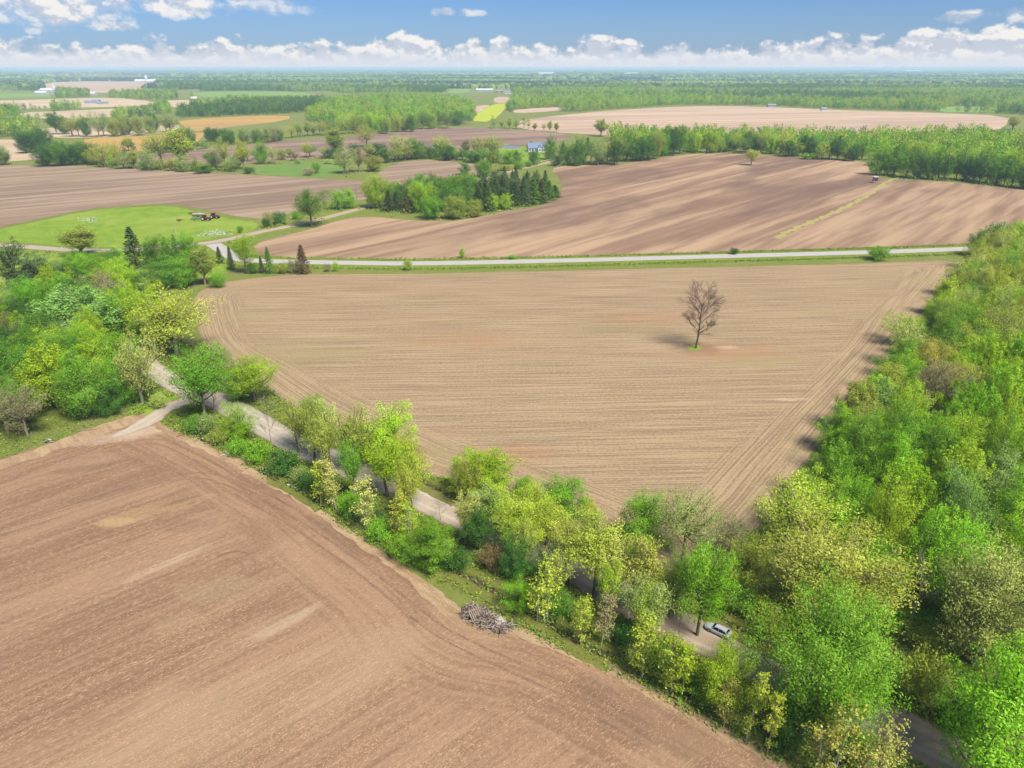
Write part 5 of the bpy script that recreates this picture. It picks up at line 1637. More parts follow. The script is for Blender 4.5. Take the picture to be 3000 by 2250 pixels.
n_far = 0
for (pts, step, key, label) in (
    ([(2590, 492), (3000, 520), (3150, 530), (3150, 432), (2950, 425), (2570, 442), (2565, 470)], 8.5, 'bright', 'bright green tree tops filling the hunting hut wood'),
    ([(2010, 438), (2180, 438), (2360, 452), (2540, 462), (2560, 440), (2900, 425), (2880, 410), (2500, 417), (2000, 410), (1790, 402), (1800, 462)], 9, 'bright', 'lime green wood between the ridged field and the pale field'),
    ([(1000, 386), (1150, 381), (1280, 370), (1365, 358), (1388, 336), (1380, 312), (1270, 288), (1100, 290), (960, 300), (900, 350)], 9.5, 'bright', 'lime green wood left of the yellow crop strip'),
    ([(1510, 350), (1565, 342), (1768, 321), (2000, 307), (2226, 308), (2430, 318), (2723, 326), (2958, 335), (3700, 360), (3700, 262), (2000, 255), (1500, 262), (1500, 300), (1480, 322)], 11, 'mixed', 'mixed green woods behind the broad pale field'),
    ([(520, 346), (836, 333), (1000, 324), (960, 300), (740, 307), (620, 320), (520, 334)], 10, 'dark', 'dark conifer belt above the golden field'),
    ([(470, 262), (565, 268), (760, 266), (930, 270), (1050, 274), (1300, 272), (1310, 260), (1000, 247), (700, 244), (470, 244)], 12, 'mixed', 'green woodland belt behind the thin bright crop strip'),
    ([(165, 288), (262, 284), (262, 254), (170, 256)], 12, 'mixed', 'clump of trees beside the white barns'),
    ([(310, 290), (520, 295), (520, 274), (330, 277)], 16, 'mixed', 'scattered farm trees left of the red barn'),
    ([(150, 326), (236, 322), (232, 304), (160, 306)], 13, 'bright', 'yellow green clump in the tan fields at the left'),
    ([(330, 352), (500, 332), (500, 312), (400, 316), (340, 330)], 11, 'mixed', 'olive clump above the tan field'),
    ([(-900, 380), (45, 354), (60, 326), (-900, 326)], 11, 'mixed', 'green clump at the far left edge above the tan fields'),
    ([(-900, 412), (100, 402), (120, 374), (0, 360), (-900, 384)], 10, 'mixed', 'olive trees at the left edge above the dark thicket'),
    ([(-900, 268), (110, 266), (120, 240), (-900, 236)], 13, 'mixed', 'hazy trees left of the white barns'),
    ([(1385, 334), (1392, 352), (1372, 358), (1395, 320)], 9, 'mixed', 'trees along the left side of the yellow crop strip'),
    ([(560, 292), (640, 300), (940, 300), (640, 322), (560, 318)], 12, 'mixed', 'trees right of the red barn'),
):
    poly = gp(pts)
    P = not_in_fields(jitter_grid(poly, step), 2)
    n_far += len(P)
    if len(P) > 3000:      # the wide woods change tone in broad patches
        q = np.sin(P[:, 0] / 170 + 0.8 * np.sin(P[:, 1] / 260)) + np.sin(P[:, 1] / 120 + 1.5) + 0.5 * np.sin((P[:, 0] + P[:, 1]) / 60) - (P[:, 1] - 1900) / 900
        clr = np.sin(P[:, 0] / 95 + 1.1) + np.sin(P[:, 1] / 150 + P[:, 0] / 400) + 0.6 * np.sin(P[:, 0] / 37)
        P, q = P[clr < 1.35], q[clr < 1.35]
        far_wood(P[q > 0.45], 'bright', 'yellow green patches in the woods behind the broad pale field')
        far_wood(P[(q <= 0.45) & (q > -0.9)], 'mixed', label)
        far_wood(P[q <= -0.9], 'dark', 'dark blue green patches in the woods behind the pale field')
    else:
        far_wood(P, key, label)
# thin hedge lines between the far fields
def hedge_line(line, gap, key, label):
    p = densify(gp(line), gap, False)
    far_wood(p + NR.normal(scale=2.5, size=p.shape), key, label, (6, 13), (6, 11))


hedge_line([(0, 319), (90, 322), (180, 318)], 9, 'mixed', 'thin hedge between two tan fields at the left')
hedge_line([(90, 349), (240, 352), (330, 346)], 14, 'mixed', 'broken hedge below the tan fields')
hedge_line([(362, 456), (480, 446), (600, 436)], 9, 'dark', 'low dark hedge behind the twin willows')
hedge_line([(1130, 476), (1225, 464), (1350, 470), (1440, 480)], 9, 'mixed', 'hedge behind the small curved field')
hedge_line([(300, 490), (480, 497), (600, 500), (690, 497)], 8, 'mixed', 'scrubby hedge along the top of the ploughed field')


# woods in the blue distance: rounded tree groups, larger the farther they stand
def dome_wood(name, d0, d1, step, hgt, label, cover, seed):
    ang = 1.0
    g = np.stack(np.meshgrid(np.arange(-d1 * ang, d1 * ang, step), np.arange(d0, d1, step * 1.15)), -1).reshape(-1, 2)
    g = g + NR.uniform(-.45, .45, g.shape) * step
    g = g[np.abs(g[:, 0]) < g[:, 1] * ang]
    sx, sy = g[:, 0] / (d0 * 0.30), g[:, 1] / (d0 * 0.16)
    f = np.sin(sx * 1.3 + seed) * np.sin(sy * 1.1 + 0.6 * np.sin(sx + seed)) + 0.6 * np.sin(sx * 2.7 + sy * 0.7 + seed * 2) + 0.4 * np.sin(sy * 3.3 - sx * 0.4)
    g = g[f > cover]
    g = not_in_fields(g, 2)
    n = len(g)
    k = 6
    a = np.arange(k) * 2 * math.pi / k
    ring = [np.stack([np.cos(a + o) * r, np.sin(a + o) * r, np.full(k, z)], 1) for r, z, o in ((0.95, 0.0, 0), (1.0, 0.5, .3), (0.62, 0.88, .6))]
    T = np.concatenate(ring + [np.array([[0, 0, 1.0]])])
    F = []
    for j in range(2):
        for i in range(k):
            F += [(j * k + i, j * k + (i + 1) % k, (j + 1) * k + (i + 1) % k), (j * k + i, (j + 1) * k + (i + 1) % k, (j + 1) * k + i)]
    F += [(2 * k + i, 2 * k + (i + 1) % k, 3 * k) for i in range(k)]
    F = np.array(F)
    s = np.stack([NR.uniform(.52, .8, n) * step, NR.uniform(.52, .8, n) * step, NR.uniform(*hgt, n)], 1)
    V = T[None] * s[:, None, :] * NR.uniform(0.82, 1.15, (n, len(T), 1)) + np.concatenate([g, np.zeros((n, 1))], 1)[:, None, :]
    me = mesh_np(name, V.reshape(-1, 3), (F[None] + (np.arange(n) * len(T))[:, None, None]).reshape(-1, 3), DOME)
    big = np.sin(g[:, 0] / (d0 * .11) + 2) * np.sin(g[:, 1] / (d0 * .07) + 1)
    add_attr(me, 'tint', np.repeat(np.clip(0.42 + 0.42 * big + NR.normal(0, 0.24, n), 0, 1), len(T)))
    tag(link(name, me), label, 'wood', kind='stuff')
    return n


DOME, nt, out = new_mat('distant_canopy')
t_ = attr(nt, 'tint')
c_ = nt.mix(nt.ss(t_, 0.2, 0.8), (0.020, 0.048, 0.028), (0.17, 0.24, 0.05))
nz = nt.noise(nt.n('ShaderNodeNewGeometry').outputs['Position'], 0.25, 3.0)
c_ = nt.mix(1.0, c_, nt.mix(nz, (0.5, 0.5, 0.5), (1.5, 1.5, 1.5)), 'MULTIPLY')
finish(nt, out, c_, 1.0, 0.0, nz, 1.0, 2.0)
nd = dome_wood('distant_woods', 2900, 5200, 17, (11, 19), 'mixed blue green woods in the middle distance', -0.35, 1.0)
nd += dome_wood('distant_woods', 5200, 11000, 40, (12, 22), 'blue hazy woods in the far distance', -0.25, 2.2)
nd += dome_wood('distant_woods', 11000, 30000, 130, (14, 26), 'faint blue woods at the horizon', -0.2, 3.1)
print('far', n_far, 'domes', nd)

# undergrowth along the lane and on the wood floors
M_UNDER, nt, out = new_mat('undergrowth_leaves')
t_ = attr(nt, 'tint')
rp = nt.n('ShaderNodeValToRGB')
for i, (ps, cc) in enumerate(((0.0, (0.075, 0.13, 0.02)), (0.4, (0.13, 0.22, 0.025)), (0.7, (0.22, 0.30, 0.045)), (1.0, (0.33, 0.27, 0.12)))):
    e_ = rp.color_ramp.elements[i] if i < 2 else rp.color_ramp.elements.new(ps)
    e_.position = ps
    e_.color = (*cc, 1)
nt.put(rp.inputs[0], t_)
finish(nt, out, rp.outputs[0], 0.9, 0.1)


def ground_cover(name, P, size, zmax, per, label, dry=0.0, mat=None):
    n = len(P)
    clump = np.repeat(NR.uniform(0.3, 1.0, n), per)
    Q = np.repeat(P, per, 0) + NR.normal(scale=size * 1.1, size=(n * per, 2))
    z = np.abs(NR.normal(0.0, 0.5, n * per)) * zmax * clump + 0.06
    P3 = np.concatenate([Q, z[:, None]], 1)
    nr = unit(np.array((0, 0, 0.8)) + NR.normal(size=P3.shape) * 0.7)
    tint = np.repeat(NR.normal(0.4 + dry, 0.2, n), per) + NR.normal(0, 0.12, n * per)
    me = leaf_mesh(name, P3, nr, size * NR.uniform(0.6, 1.5, n * per), tint, mat or M_UNDER, 0.55)
    tag(link(name, me), label, 'undergrowth', kind='stuff')


s_ = NR.integers(0, len(LANE_W), 24000)
off = NR.uniform(3.8, 15.0, 24000) * NR.choice([-1, 1], 24000)
t_l = unit(np.gradient(LANE_W, axis=0))
P = LANE_W[s_] + np.stack([-t_l[s_, 1], t_l[s_, 0]], 1) * off[:, None]
P = P[np.linalg.norm(P, axis=1) < 330]
keep = ~inside(P, FIELDS[0]) & ~inside(P, FIELDS[1]) & (np.min(np.linalg.norm(P[:, None] - ENT_W[None, ::2], axis=2), 1) > 4.0)
ground_cover('undergrowth', P[keep], 0.34, 0.9, 6, 'weeds and low leaves along both sides of the gravel lane', 0.10)
ground_cover('undergrowth', jitter_grid(gp([(-100, 1388), (150, 1296), (330, 1232), (430, 1204), (480, 1150), (330, 1200), (100, 1250), (-100, 1310)]), 0.9), 0.3, 0.6, 5, 'grass and weeds between the left-hand trees and the field')
ground_cover('undergrowth', jitter_grid(WOOD, 1.7), 0.5, 1.2, 4, 'low green growth on the floor of the right-hand wood')
ground_cover('undergrowth', np.concatenate([jitter_grid(FARM, 2.0), jitter_grid(FARM2, 1.8)]), 0.5, 1.2, 4, 'low green growth under the farmstead wood')
s_ = NR.integers(0, len(PAVED_W), 6000)
t_l = unit(np.gradient(PAVED_W, axis=0))
off = np.where(NR.uniform(size=6000) < 0.5, NR.normal(8.6, 0.7, 6000), NR.normal(-6.3, 0.8, 6000))
ground_cover('verge_weeds', PAVED_W[s_] + np.stack([-t_l[s_, 1], t_l[s_, 0]], 1) * off[:, None], 0.4, 0.7, 4, 'weeds along the verges of the paved road')
T_ = np.array([(a, b, w_) for a, b, w_, h_ in TREES if b > 300])
Q = np.repeat(T_, 9, 0)
Q = Q[:, :2] + NR.normal(size=(len(Q), 2)) * Q[:, 2:] * 0.40
kk = np.ones(len(Q), bool)
for f in FIELDS:
    kk &= ~inside(Q, f)
ground_cover('hedge_undergrowth', Q[kk], 0.95, 3.4, 7, 'bushy growth at the feet of the hedgerow trees')
# pale flowering weeds on the lawn
M_PALEW = plain('pale_weed', (0.36, 0.42, 0.24), 0.9, 0.1, var=0.3)
ground_cover('pale_weeds', gp([(x + R.gauss(0, 16), y + R.gauss(0, 3)) for x, y in [(640, 684)] * 260 + [(610, 690)] * 90 + [(265, 645)] * 120]), 0.5, 0.7, 4, 'whitish weeds on the bright lawn', mat=M_PALEW)

# straw left on the tilled foreground field
M_STRAW = plain('straw', (0.345, 0.225, 0.13), 0.9, 0.1, var=0.25, scale=0.7)
poly = FIELDS[0]
N_ = 60000
yy = 1225 + (2290 - 1225) * NR.uniform(0, 1, N_) ** 0.8
xx = NR.uniform(-60, 2350, N_)
P = np.stack(np.vectorize(lambda a, b: tuple(G(a, b)))(xx, yy), 1)
P = P[inside(P, poly)]
dens = np.sin(P @ np.array((0.66, -0.75)) * 0.9 + np.sin(P[:, 1] * 0.15)) + 0.7 * np.sin(P @ np.array((0.66, -0.75)) * 0.27 + 1) + 0.5 * np.sin(P[:, 0] * 0.11 + P[:, 1] * 0.07)
P = P[dens + NR.normal(0, 0.9, len(P)) > 0.0]
n = len(P)
a_ = NR.normal(math.radians(41), 0.7, n)
al = np.stack([np.cos(a_), np.sin(a_), np.zeros(n)], 1)
me = leaf_mesh('straw', np.concatenate([P, NR.uniform(0.055, 0.085, (n, 1))], 1), unit(np.array((0, 0, 1.0)) + NR.normal(size=(n, 3)) * 0.12), NR.uniform(0.10, 0.30, n), NR.uniform(0, 1, n), M_STRAW, 0.28, al)
tag(link('straw', me), 'straw stalks scattered over the foreground field', 'straw', kind='stuff')

# ------------------------------------------------------------------ vehicles, buildings, poles and other things
M_CARPAINT = plain('silver_paint', (0.44, 0.46, 0.50), 0.25, 0.6, 0.25, 0.04)
M_GLASS = plain('dark_window_glass', (0.012, 0.014, 0.018), 0.06, 0.8, 0, 0.05)
M_TYRE = plain('tyre_rubber', (0.02, 0.02, 0.021), 0.85, 0.2)
M_RIM = plain('grey_rim', (0.35, 0.35, 0.37), 0.35, 0.5, 0.6)
M_LAMP = plain('lamp_glass', (0.75, 0.77, 0.80), 0.15, 0.6)
M_TAIL = plain('red_lamp', (0.35, 0.02, 0.02), 0.25, 0.5)
M_BLACK = plain('black_trim', (0.02, 0.02, 0.022), 0.6, 0.3)


def car(x_front, y_front, x_rear, y_rear):
    """Five-door hatchback seen from above: lofted body, glazed cabin, four wheels."""
    f, r = G(x_front, y_front), G(x_rear, y_rear)
    d = unit(f - r)
    side = np.array((-d[1], d[0]))
    if side[1] < 0:
        side = -side
    c = (f + r) / 2 + side * 0.62
    t = empty('parked_car', (c[0], c[1], 0.12), math.atan2(d[1], d[0]))
    t.scale = (0.8, 0.8, 0.8)
    tag(t, 'silver hatchback parked on the gravel lane with its nose up the lane', 'car')
    # body: cross-sections along its length (x forward): half width at sill, half width at belt, sill height, belt height
    st = [(-2.28, 0.62, 0.66, 0.42, 0.78), (-2.18, 0.80, 0.80, 0.30, 0.98), (-1.75, 0.89, 0.86, 0.24, 1.03), (-0.6, 0.90, 0.88, 0.22, 0.98), (0.55, 0.90, 0.88, 0.22, 0.96), (1.15, 0.90, 0.85, 0.24, 0.93), (1.75, 0.87, 0.78, 0.26, 0.84),
          (2.12, 0.78, 0.66, 0.30, 0.74), (2.28, 0.58, 0.48, 0.38, 0.62)]
    V, F = [], []
    for (x, w0, w1, z0, z1) in st:
        prof = [(-w0 * .82, z0), (-w0, z0 + .12), (-w0 * 1.01, (z0 + z1) / 2), (-w1, z1 - .05), (-w1 * .86, z1), (-w1 * .4, z1 + .035), (w1 * .4, z1 + .035), (w1 * .86, z1), (w1, z1 - .05), (w0 * 1.01, (z0 + z1) / 2), (w0, z0 + .12), (w0 * .82, z0)]
        V += [(x, y, z) for y, z in prof]
    k = 12
    for i in range(len(st) - 1):
        F += [(i * k + j, i * k + (j + 1) % k, (i + 1) * k + (j + 1) % k, (i + 1) * k + j) for j in range(k)]
    F += [tuple(range(k)), tuple(range((len(st) - 1) * k, len(st) * k))[::-1]]
    body = MB().add(V, F).build('body', M_CARPAINT, t, True)
    # cabin: glass house with pillars and a painted roof
    bot = [(-1.95, 0.74), (-1.2, 0.80), (0.1, 0.81), (1.05, 0.76)]
    top = [(-1.35, 0.56, 1.36), (-0.8, 0.60, 1.45), (0.05, 0.60, 1.46), (0.42, 0.57, 1.41)]
    V, F = [], []
    for (x, w), (xt, wt, zt) in zip(bot, top):
        V += [(x, -w, 0.985), (xt, -wt, zt), (xt, wt, zt), (x, w, 0.985)]
    for i in range(3):
        F += [(i * 4, i * 4 + 1, i * 4 + 5, i * 4 + 4), (i * 4 + 1, i * 4 + 2, i * 4 + 6, i * 4 + 5), (i * 4 + 2, i * 4 + 3, i * 4 + 7, i * 4 + 6)]
    F += [(0, 3, 2, 1), (12, 13, 14, 15)]
    cab = MB().add(V, F).build('cabin', M_GLASS, t)
    V, F = [], []
    for (xt, wt, zt) in [(-1.55, 0.60, 1.33)] + top[1:3] + [(0.48, 0.59, 1.405)]:
        V += [(xt, -wt - .015, zt - .02), (xt, -wt * .6, zt + .04), (xt, wt * .6, zt + .04), (xt, wt + .015, zt - .02)]
    for i in range(3):
        F += [(i * 4 + j, i * 4 + j + 1, i * 4 + 5 + j, i * 4 + 4 + j) for j in range(3)]
    MB().add(V, F).build('roof', M_CARPAINT, t, True)
    for s in (-1, 1):
        pl = MB()
        for (a, b, q) in (((1.07, .765 * s, .97), (.45, .585 * s, 1.41), .035), ((-.35, .815 * s, .97), (-.30, .61 * s, 1.46), .03), ((-1.98, .75 * s, .97), (-1.45, .58 * s, 1.36), .07)):
            pl.tube([a, b], [q, q], 4)
        pl.build('pillar', M_CARPAINT, t)
        m_ = MB().add([(0.78, .86 * s, .98), (0.92, .86 * s, 1.0), (0.92, 1.03 * s, 1.02), (0.80, 1.05 * s, 1.0), (0.78, .86 * s, 1.1), (0.9, .86 * s, 1.1), (0.9, 1.03 * s, 1.12), (0.79, 1.05 * s, 1.12)],
                      [(0, 1, 2, 3), (4, 5, 6, 7), (0, 1, 5, 4), (1, 2, 6, 5), (2, 3, 7, 6), (3, 0, 4, 7)])
        m_.build('wing_mirror', M_CARPAINT, t)
        MB().box(2.02, 2.17, .52 * s - .14, .52 * s + .14, .60, .73).build('headlight', M_LAMP, t)
        MB().box(-2.27, -2.14, .60 * s - .14, .60 * s + .14, .74, .90).build('tail_light', M_TAIL, t)
        for x in (-1.36, 1.36):
            wl = MB().wheel((0, 0, 0), 0.335, 0.23, 18).build('wheel', M_TYRE, t, loc=(x, .80 * s, .335))
            MB().tube([(0, .10 * s, 0), (0, .128 * s, 0)], [.22, .20], 12).build('rim', M_RIM, wl)
            MB().tube([(x, .885 * s, .36), (x, .915 * s, .36)], [.40, .39], 18).build('wheel_arch', M_BLACK, t)
    MB().box(2.20, 2.30, -.34, .34, .40, .55).build('grille', M_BLACK, t)
    MB().box(-2.26, -2.20, -.25, .25, .55, .66).build('number_plate', M_LAMP, t)
    return t


car(2078, 1853, 2117, 1872)

M_TRED = plain('tractor_red', (0.23, 0.018, 0.035), 0.4, 0.45, 0, 0.15)
M_CREAM = plain('cream_rim', (0.48, 0.45, 0.41), 0.5, 0.3)
M_DARKST = plain('dark_steel', (0.05, 0.045, 0.045), 0.6, 0.3)
M_GREENST = plain('green_frame_paint', (0.07, 0.16, 0.09), 0.6, 0.3)
M_RUST = plain('rusty_steel', (0.20, 0.085, 0.05), 0.85, 0.2, 0, 0.3)
M_WHITEP = plain('white_plastic', (0.55, 0.54, 0.52), 0.5, 0.3)


def tractor(x, y, rz, label):
    X, Y = G(x, y)
    t = empty('tractor', (X, Y, 0.03), rz)
    tag(t, label, 'tractor', 'red tractors on the lawn')
    hood = MB().add([(0.3, -.5, 1.0), (2.6, -.42, 1.0), (2.6, .42, 1.0), (.3, .5, 1.0), (.3, -.48, 1.95), (2.5, -.36, 1.7), (2.5, .36, 1.7), (.3, .48, 1.95)], [(0, 3, 2, 1), (4, 5, 6, 7), (0, 1, 5, 4), (1, 2, 6, 5), (2, 3, 7, 6), (3, 0, 4, 7)])
    hood.build('hood', M_TRED, t)
    MB().box(2.55, 2.72, -.34, .34, 0.95, 1.6).build('grille', M_DARKST, t)
    MB().box(-1.5, 2.4, -.34, .34, .65, 1.0).build('chassis', M_DARKST, t)
    cb = MB().add([(-1.3, -.75, 1.2), (.3, -.75, 1.2), (.3, .75, 1.2), (-1.3, .75, 1.2), (-1.2, -.68, 2.75), (.1, -.68, 2.75), (.1, .68, 2.75), (-1.2, .68, 2.75)],
                  [(0, 3, 2, 1), (4, 5, 6, 7), (0, 1, 5, 4), (1, 2, 6, 5), (2, 3, 7, 6), (3, 0, 4, 7)]).build('cab', M_GLASS, t)
    MB().box(-1.35, .25, -.78, .78, 2.75, 2.95).build('cab_roof', M_TRED, t)
    MB().tube([(0.75, .55, 1.8), (.75, .55, 3.0)], [.06, .06], 8).build('exhaust', M_DARKST, t)
    for s in (-1, 1):
        MB().box(-1.75, -.05, .78 * s - .28, .78 * s + .28, 1.72, 1.86).build('fender', M_TRED, t)
        rw = MB().wheel((0, 0, 0), .98, .62, 20).build('rear_wheel', M_TYRE, t, loc=(-.9, 1.02 * s, .98))
        MB().tube([(0, .29 * s, 0), (0, .335 * s, 0)], [.56, .52], 14).build('rim', M_CREAM, rw)
        fw = MB().wheel((0, 0, 0), .68, .45, 18).build('front_wheel', M_TYRE, t, loc=(1.9, .88 * s, .68))
        MB().tube([(0, .21 * s, 0), (0, .25 * s, 0)], [.40, .36], 12).build('rim', M_CREAM, fw)


tractor(603, 646, math.radians(-8), 'dark red tractor parked nearer the camera on the lawn')
tractor(629, 640, math.radians(-14), 'dark red tractor parked behind the other near the ploughed field')


def implement(name, x, y, rz, length, width, frame, label, hoppers=0, tines=8, cat='farm implement', wheels=True):
    X, Y = G(x, y)
    t = empty(name, (X, Y, 0.03), rz)
    tag(t, label, cat)
    fr = MB()
    for u in (-.5, 0, .5):
        fr.box(-length / 2, length / 2, width * u - .08, width * u + .08, .75, .92)
    for k in range(5):
        x_ = -length / 2 + length * k / 4
        fr.box(x_ - .07, x_ + .07, -width / 2, width / 2, .78, .95)
    fr.build('frame', frame, t)
    MB().tube([(length / 2, -width * .3, .85), (length / 2 + 2.0, 0, .6), (length / 2, width * .3, .85)], [.07, .09, .07], 6).build('drawbar', frame, t)
    for k in range(tines):
        x_ = -length / 2 + length * (k + .5) / tines
        tn = MB()
        for u in (-.4, .4):
            tn.tube([(x_, width * u, .8), (x_ - .25, width * u, .5), (x_ - .05, width * u, .1)], [.05, .04, .03], 5)
        tn.build('tine', M_DARKST, t)
    if wheels:
        for s in (-1, 1):
            w = MB().wheel((0, 0, 0), .42, .3, 14).build('wheel', M_TYRE, t, loc=(-length * .1, width * .5 * s, .42))
            MB().tube([(0, .14 * s, 0), (0, .17 * s, 0)], [.24, .22], 10).build('rim', M_CREAM, w)
    for k in range(hoppers):
        x_ = -length / 2 + length * (k + .5) / hoppers
        MB().add([(x_ - .36, -.3, 1.0), (x_ + .36, -.3, 1.0), (x_ + .36, .3, 1.0), (x_ - .36, .3, 1.0), (x_ - .46, -.5, 1.9), (x_ + .46, -.5, 1.9), (x_ + .46, .5, 1.9), (x_ - .46, .5, 1.9)],
                 [(0, 3, 2, 1), (4, 5, 6, 7), (0, 1, 5, 4), (1, 2, 6, 5), (2, 3, 7, 6), (3, 0, 4, 7)]).build('seed_hopper', M_WHITEP, t)


implement('seed_planter', 582, 636, math.radians(-6), 6.4, 2.0, M_DARKST, 'row planter with white seed hoppers behind the tractors', 6, 6)
implement('field_cultivator', 576, 645, math.radians(-4), 5.2, 3.6, M_GREENST, 'green framed cultivator left of the nearer tractor', 0, 9)
implement('disc_harrow', 562, 628, math.radians(4), 3.0, 2.4, M_RUST, 'rusty harrow behind the white seed hoppers', 0, 6)
implement('disc_harrow', 526, 648, math.radians(-2), 2.2, 2.0, M_RUST, 'small rusty harrow standing alone left on the lawn', 0, 5)

M_SHINGLE = plain('blue_grey_shingle', (0.14, 0.18, 0.28), 0.8, 0.2, 0, 0.2, 1.2)
M_SIDING = plain('white_siding', (0.55, 0.55, 0.56), 0.7, 0.2, 0, 0.05)
M_BARNW = plain('white_sheet_metal', (0.42, 0.42, 0.42), 0.5, 0.3, 0, 0.06)
M_ROOFW = plain('pale_metal_roof', (0.46, 0.46, 0.48), 0.45, 0.4, 0, 0.05)
M_ROOFG = plain('grey_blue_metal', (0.17, 0.20, 0.25), 0.5, 0.4, 0, 0.1)
M_REDBARN = plain('barn_red', (0.36, 0.06, 0.045), 0.8, 0.2, 0, 0.15)
M_CONC = plain('silo_concrete', (0.42, 0.44, 0.50), 0.8, 0.2)
M_POLEW = plain('weathered_pole_wood', (0.23, 0.17, 0.13), 0.95, 0.1, 0, 0.3)
M_GREYW = plain('pale_grey_pole', (0.36, 0.345, 0.32), 0.9, 0.1, 0, 0.2)


def gable(mb, x0, x1, y0, y1, z0, z1, over=0.4, th=0.25, along='x'):
    """Two roof slopes as thick slabs; ridge along x or y."""
    for s in (-1, 1):
        if along == 'x':
            ym = (y0 + y1) / 2
            ye = y0 - over if s < 0 else y1 + over
            q = [(x0 - over, ye, z0 - over * .5), (x1 + over, ye, z0 - over * .5), (x1 + over, ym, z1), (x0 - over, ym, z1)]
        else:
            xm = (x0 + x1) / 2
            xe = x0 - over if s < 0 else x1 + over
            q = [(xe, y0 - over, z0 - over * .5), (xe, y1 + over, z0 - over * .5), (xm, y1 + over, z1), (xm, y0 - over, z1)]
        mb.add(q + [(a, b, c + th) for a, b, c in q], [(0, 1, 2, 3), (4, 5, 6, 7), (0, 1, 5, 4), (1, 2, 6, 5), (2, 3, 7, 6), (3, 0, 4, 7)])


def walls(x0, x1, y0, y1, h, ridge, along='x'):
    if along == 'x':
        ym = (y0 + y1) / 2
        v = [(x0, y0, 0), (x1, y0, 0), (x1, y1, 0), (x0, y1, 0), (x0, y0, h), (x1, y0, h), (x1, y1, h), (x0, y1, h), (x0, ym, ridge), (x1, ym, ridge)]
        f = [(0, 1, 5, 4), (2, 3, 7, 6), (1, 2, 6, 9, 5), (3, 0, 4, 8, 7)]
    else:
        xm = (x0 + x1) / 2
        v = [(x0, y0, 0), (x1, y0, 0), (x1, y1, 0), (x0, y1, 0), (x0, y0, h), (x1, y0, h), (x1, y1, h), (x0, y1, h), (xm, y0, ridge), (xm, y1, ridge)]
        f = [(0, 1, 5, 8, 4), (1, 2, 6, 5), (2, 3, 7, 9, 6), (3, 0, 4, 7)]
    return MB().add(v, f)


def window(par, x, y, z, w, h):
    f = MB().box(x - w / 2 - .1, x + w / 2 + .1, y - .06, y + .02, z - .1, z + h + .1).build('window', M_SIDING, par)
    MB().box(x - w / 2, x + w / 2, y - .09, y - .062, z, z + h).build('pane', M_GLASS, f)


# the house with the blue roof
hX, hY = G(1574, 445)
house = empty('farm_house', (hX, hY + 6, 0.0), math.radians(8))
tag(house, 'house with blue grey roof and white gables beyond the dirt road', 'house')
walls(-9, 8, -4.5, 5, 3.2, 7.6).build('wall', M_SIDING, house)
rf = MB()
gable(rf, -9, 8, -4.5, 5, 3.2, 7.6)
rf = rf.build('roof', M_SHINGLE, house)
MB().box(-4.6, -3.8, 1.0, 1.8, 6.4, 8.7).build('chimney', M_REDBARN, rf)
for gx, gw in ((1.5, 3.2), (5.4, 2.6)):
    walls(gx - gw / 2, gx + gw / 2, -7.0, 0.2, 3.4, 6.0, 'y').build('gable_front', M_SIDING, house)
    g2 = MB()
    gable(g2, gx - gw / 2, gx + gw / 2, -7.0, 0.2, 3.4, 6.0, .3, .2, 'y')
    g2.build('gable_roof', M_SHINGLE, house)
    window(house, gx, -7.0, 1.0, 1.3, 1.5)
    window(house, gx, -7.0, 3.5, 0.9, 1.1)
for x in (-7.5, -4.8, -2.0):
    window(house, x, -4.5, 0.9, 1.3, 1.4)
MB().box(3.2, 4.2, -4.62, -4.5, 0.0, 2.1).build('door', M_REDBARN, house)


def barn(x, y, w, d, h, ridge, rz, wall_m, roof_m, label, name='barn', door=True, n_win=3):
    X, Y = G(x, y)
    t = empty(name, (X, Y, 0), math.radians(rz))
    tag(t, label, 'barn' if name == 'barn' else 'house' if 'house' in name else 'shed')
    walls(-w / 2, w / 2, -d / 2, d / 2, h, ridge).build('wall', wall_m, t)
    r_ = MB()
    gable(r_, -w / 2, w / 2, -d / 2, d / 2, h, ridge, .5, .3)
    r_.build('roof', roof_m, t)
    if door:
        MB().box(-w * .1, w * .1, -d / 2 - .08, -d / 2, 0, h * .8).build('door', M_GREYW, t)
    for k in range(n_win):
        xx_ = -w / 2 + w * (k + .5) / n_win
        if abs(xx_) < w * .14:
            continue
        MB().box(xx_ - .8, xx_ + .8, -d / 2 - .08, -d / 2, h * .35, h * .7).build('window', M_GLASS, t)


def silo(x, y, r, h, label, mat=M_CONC):
    X, Y = G(x, y)
    t = empty('silo', (X, Y, 0))
    tag(t, label, 'silo')
    MB().tube([(0, 0, 0), (0, 0, h)], [r, r], 18).build('wall', mat, t, True)
    MB().tube([(0, 0, h), (0, 0, h + r * .6), (0, 0, h + r * .9)], [r * 1.03, r * .7, r * .1], 18).build('dome', M_ROOFW, t, True)


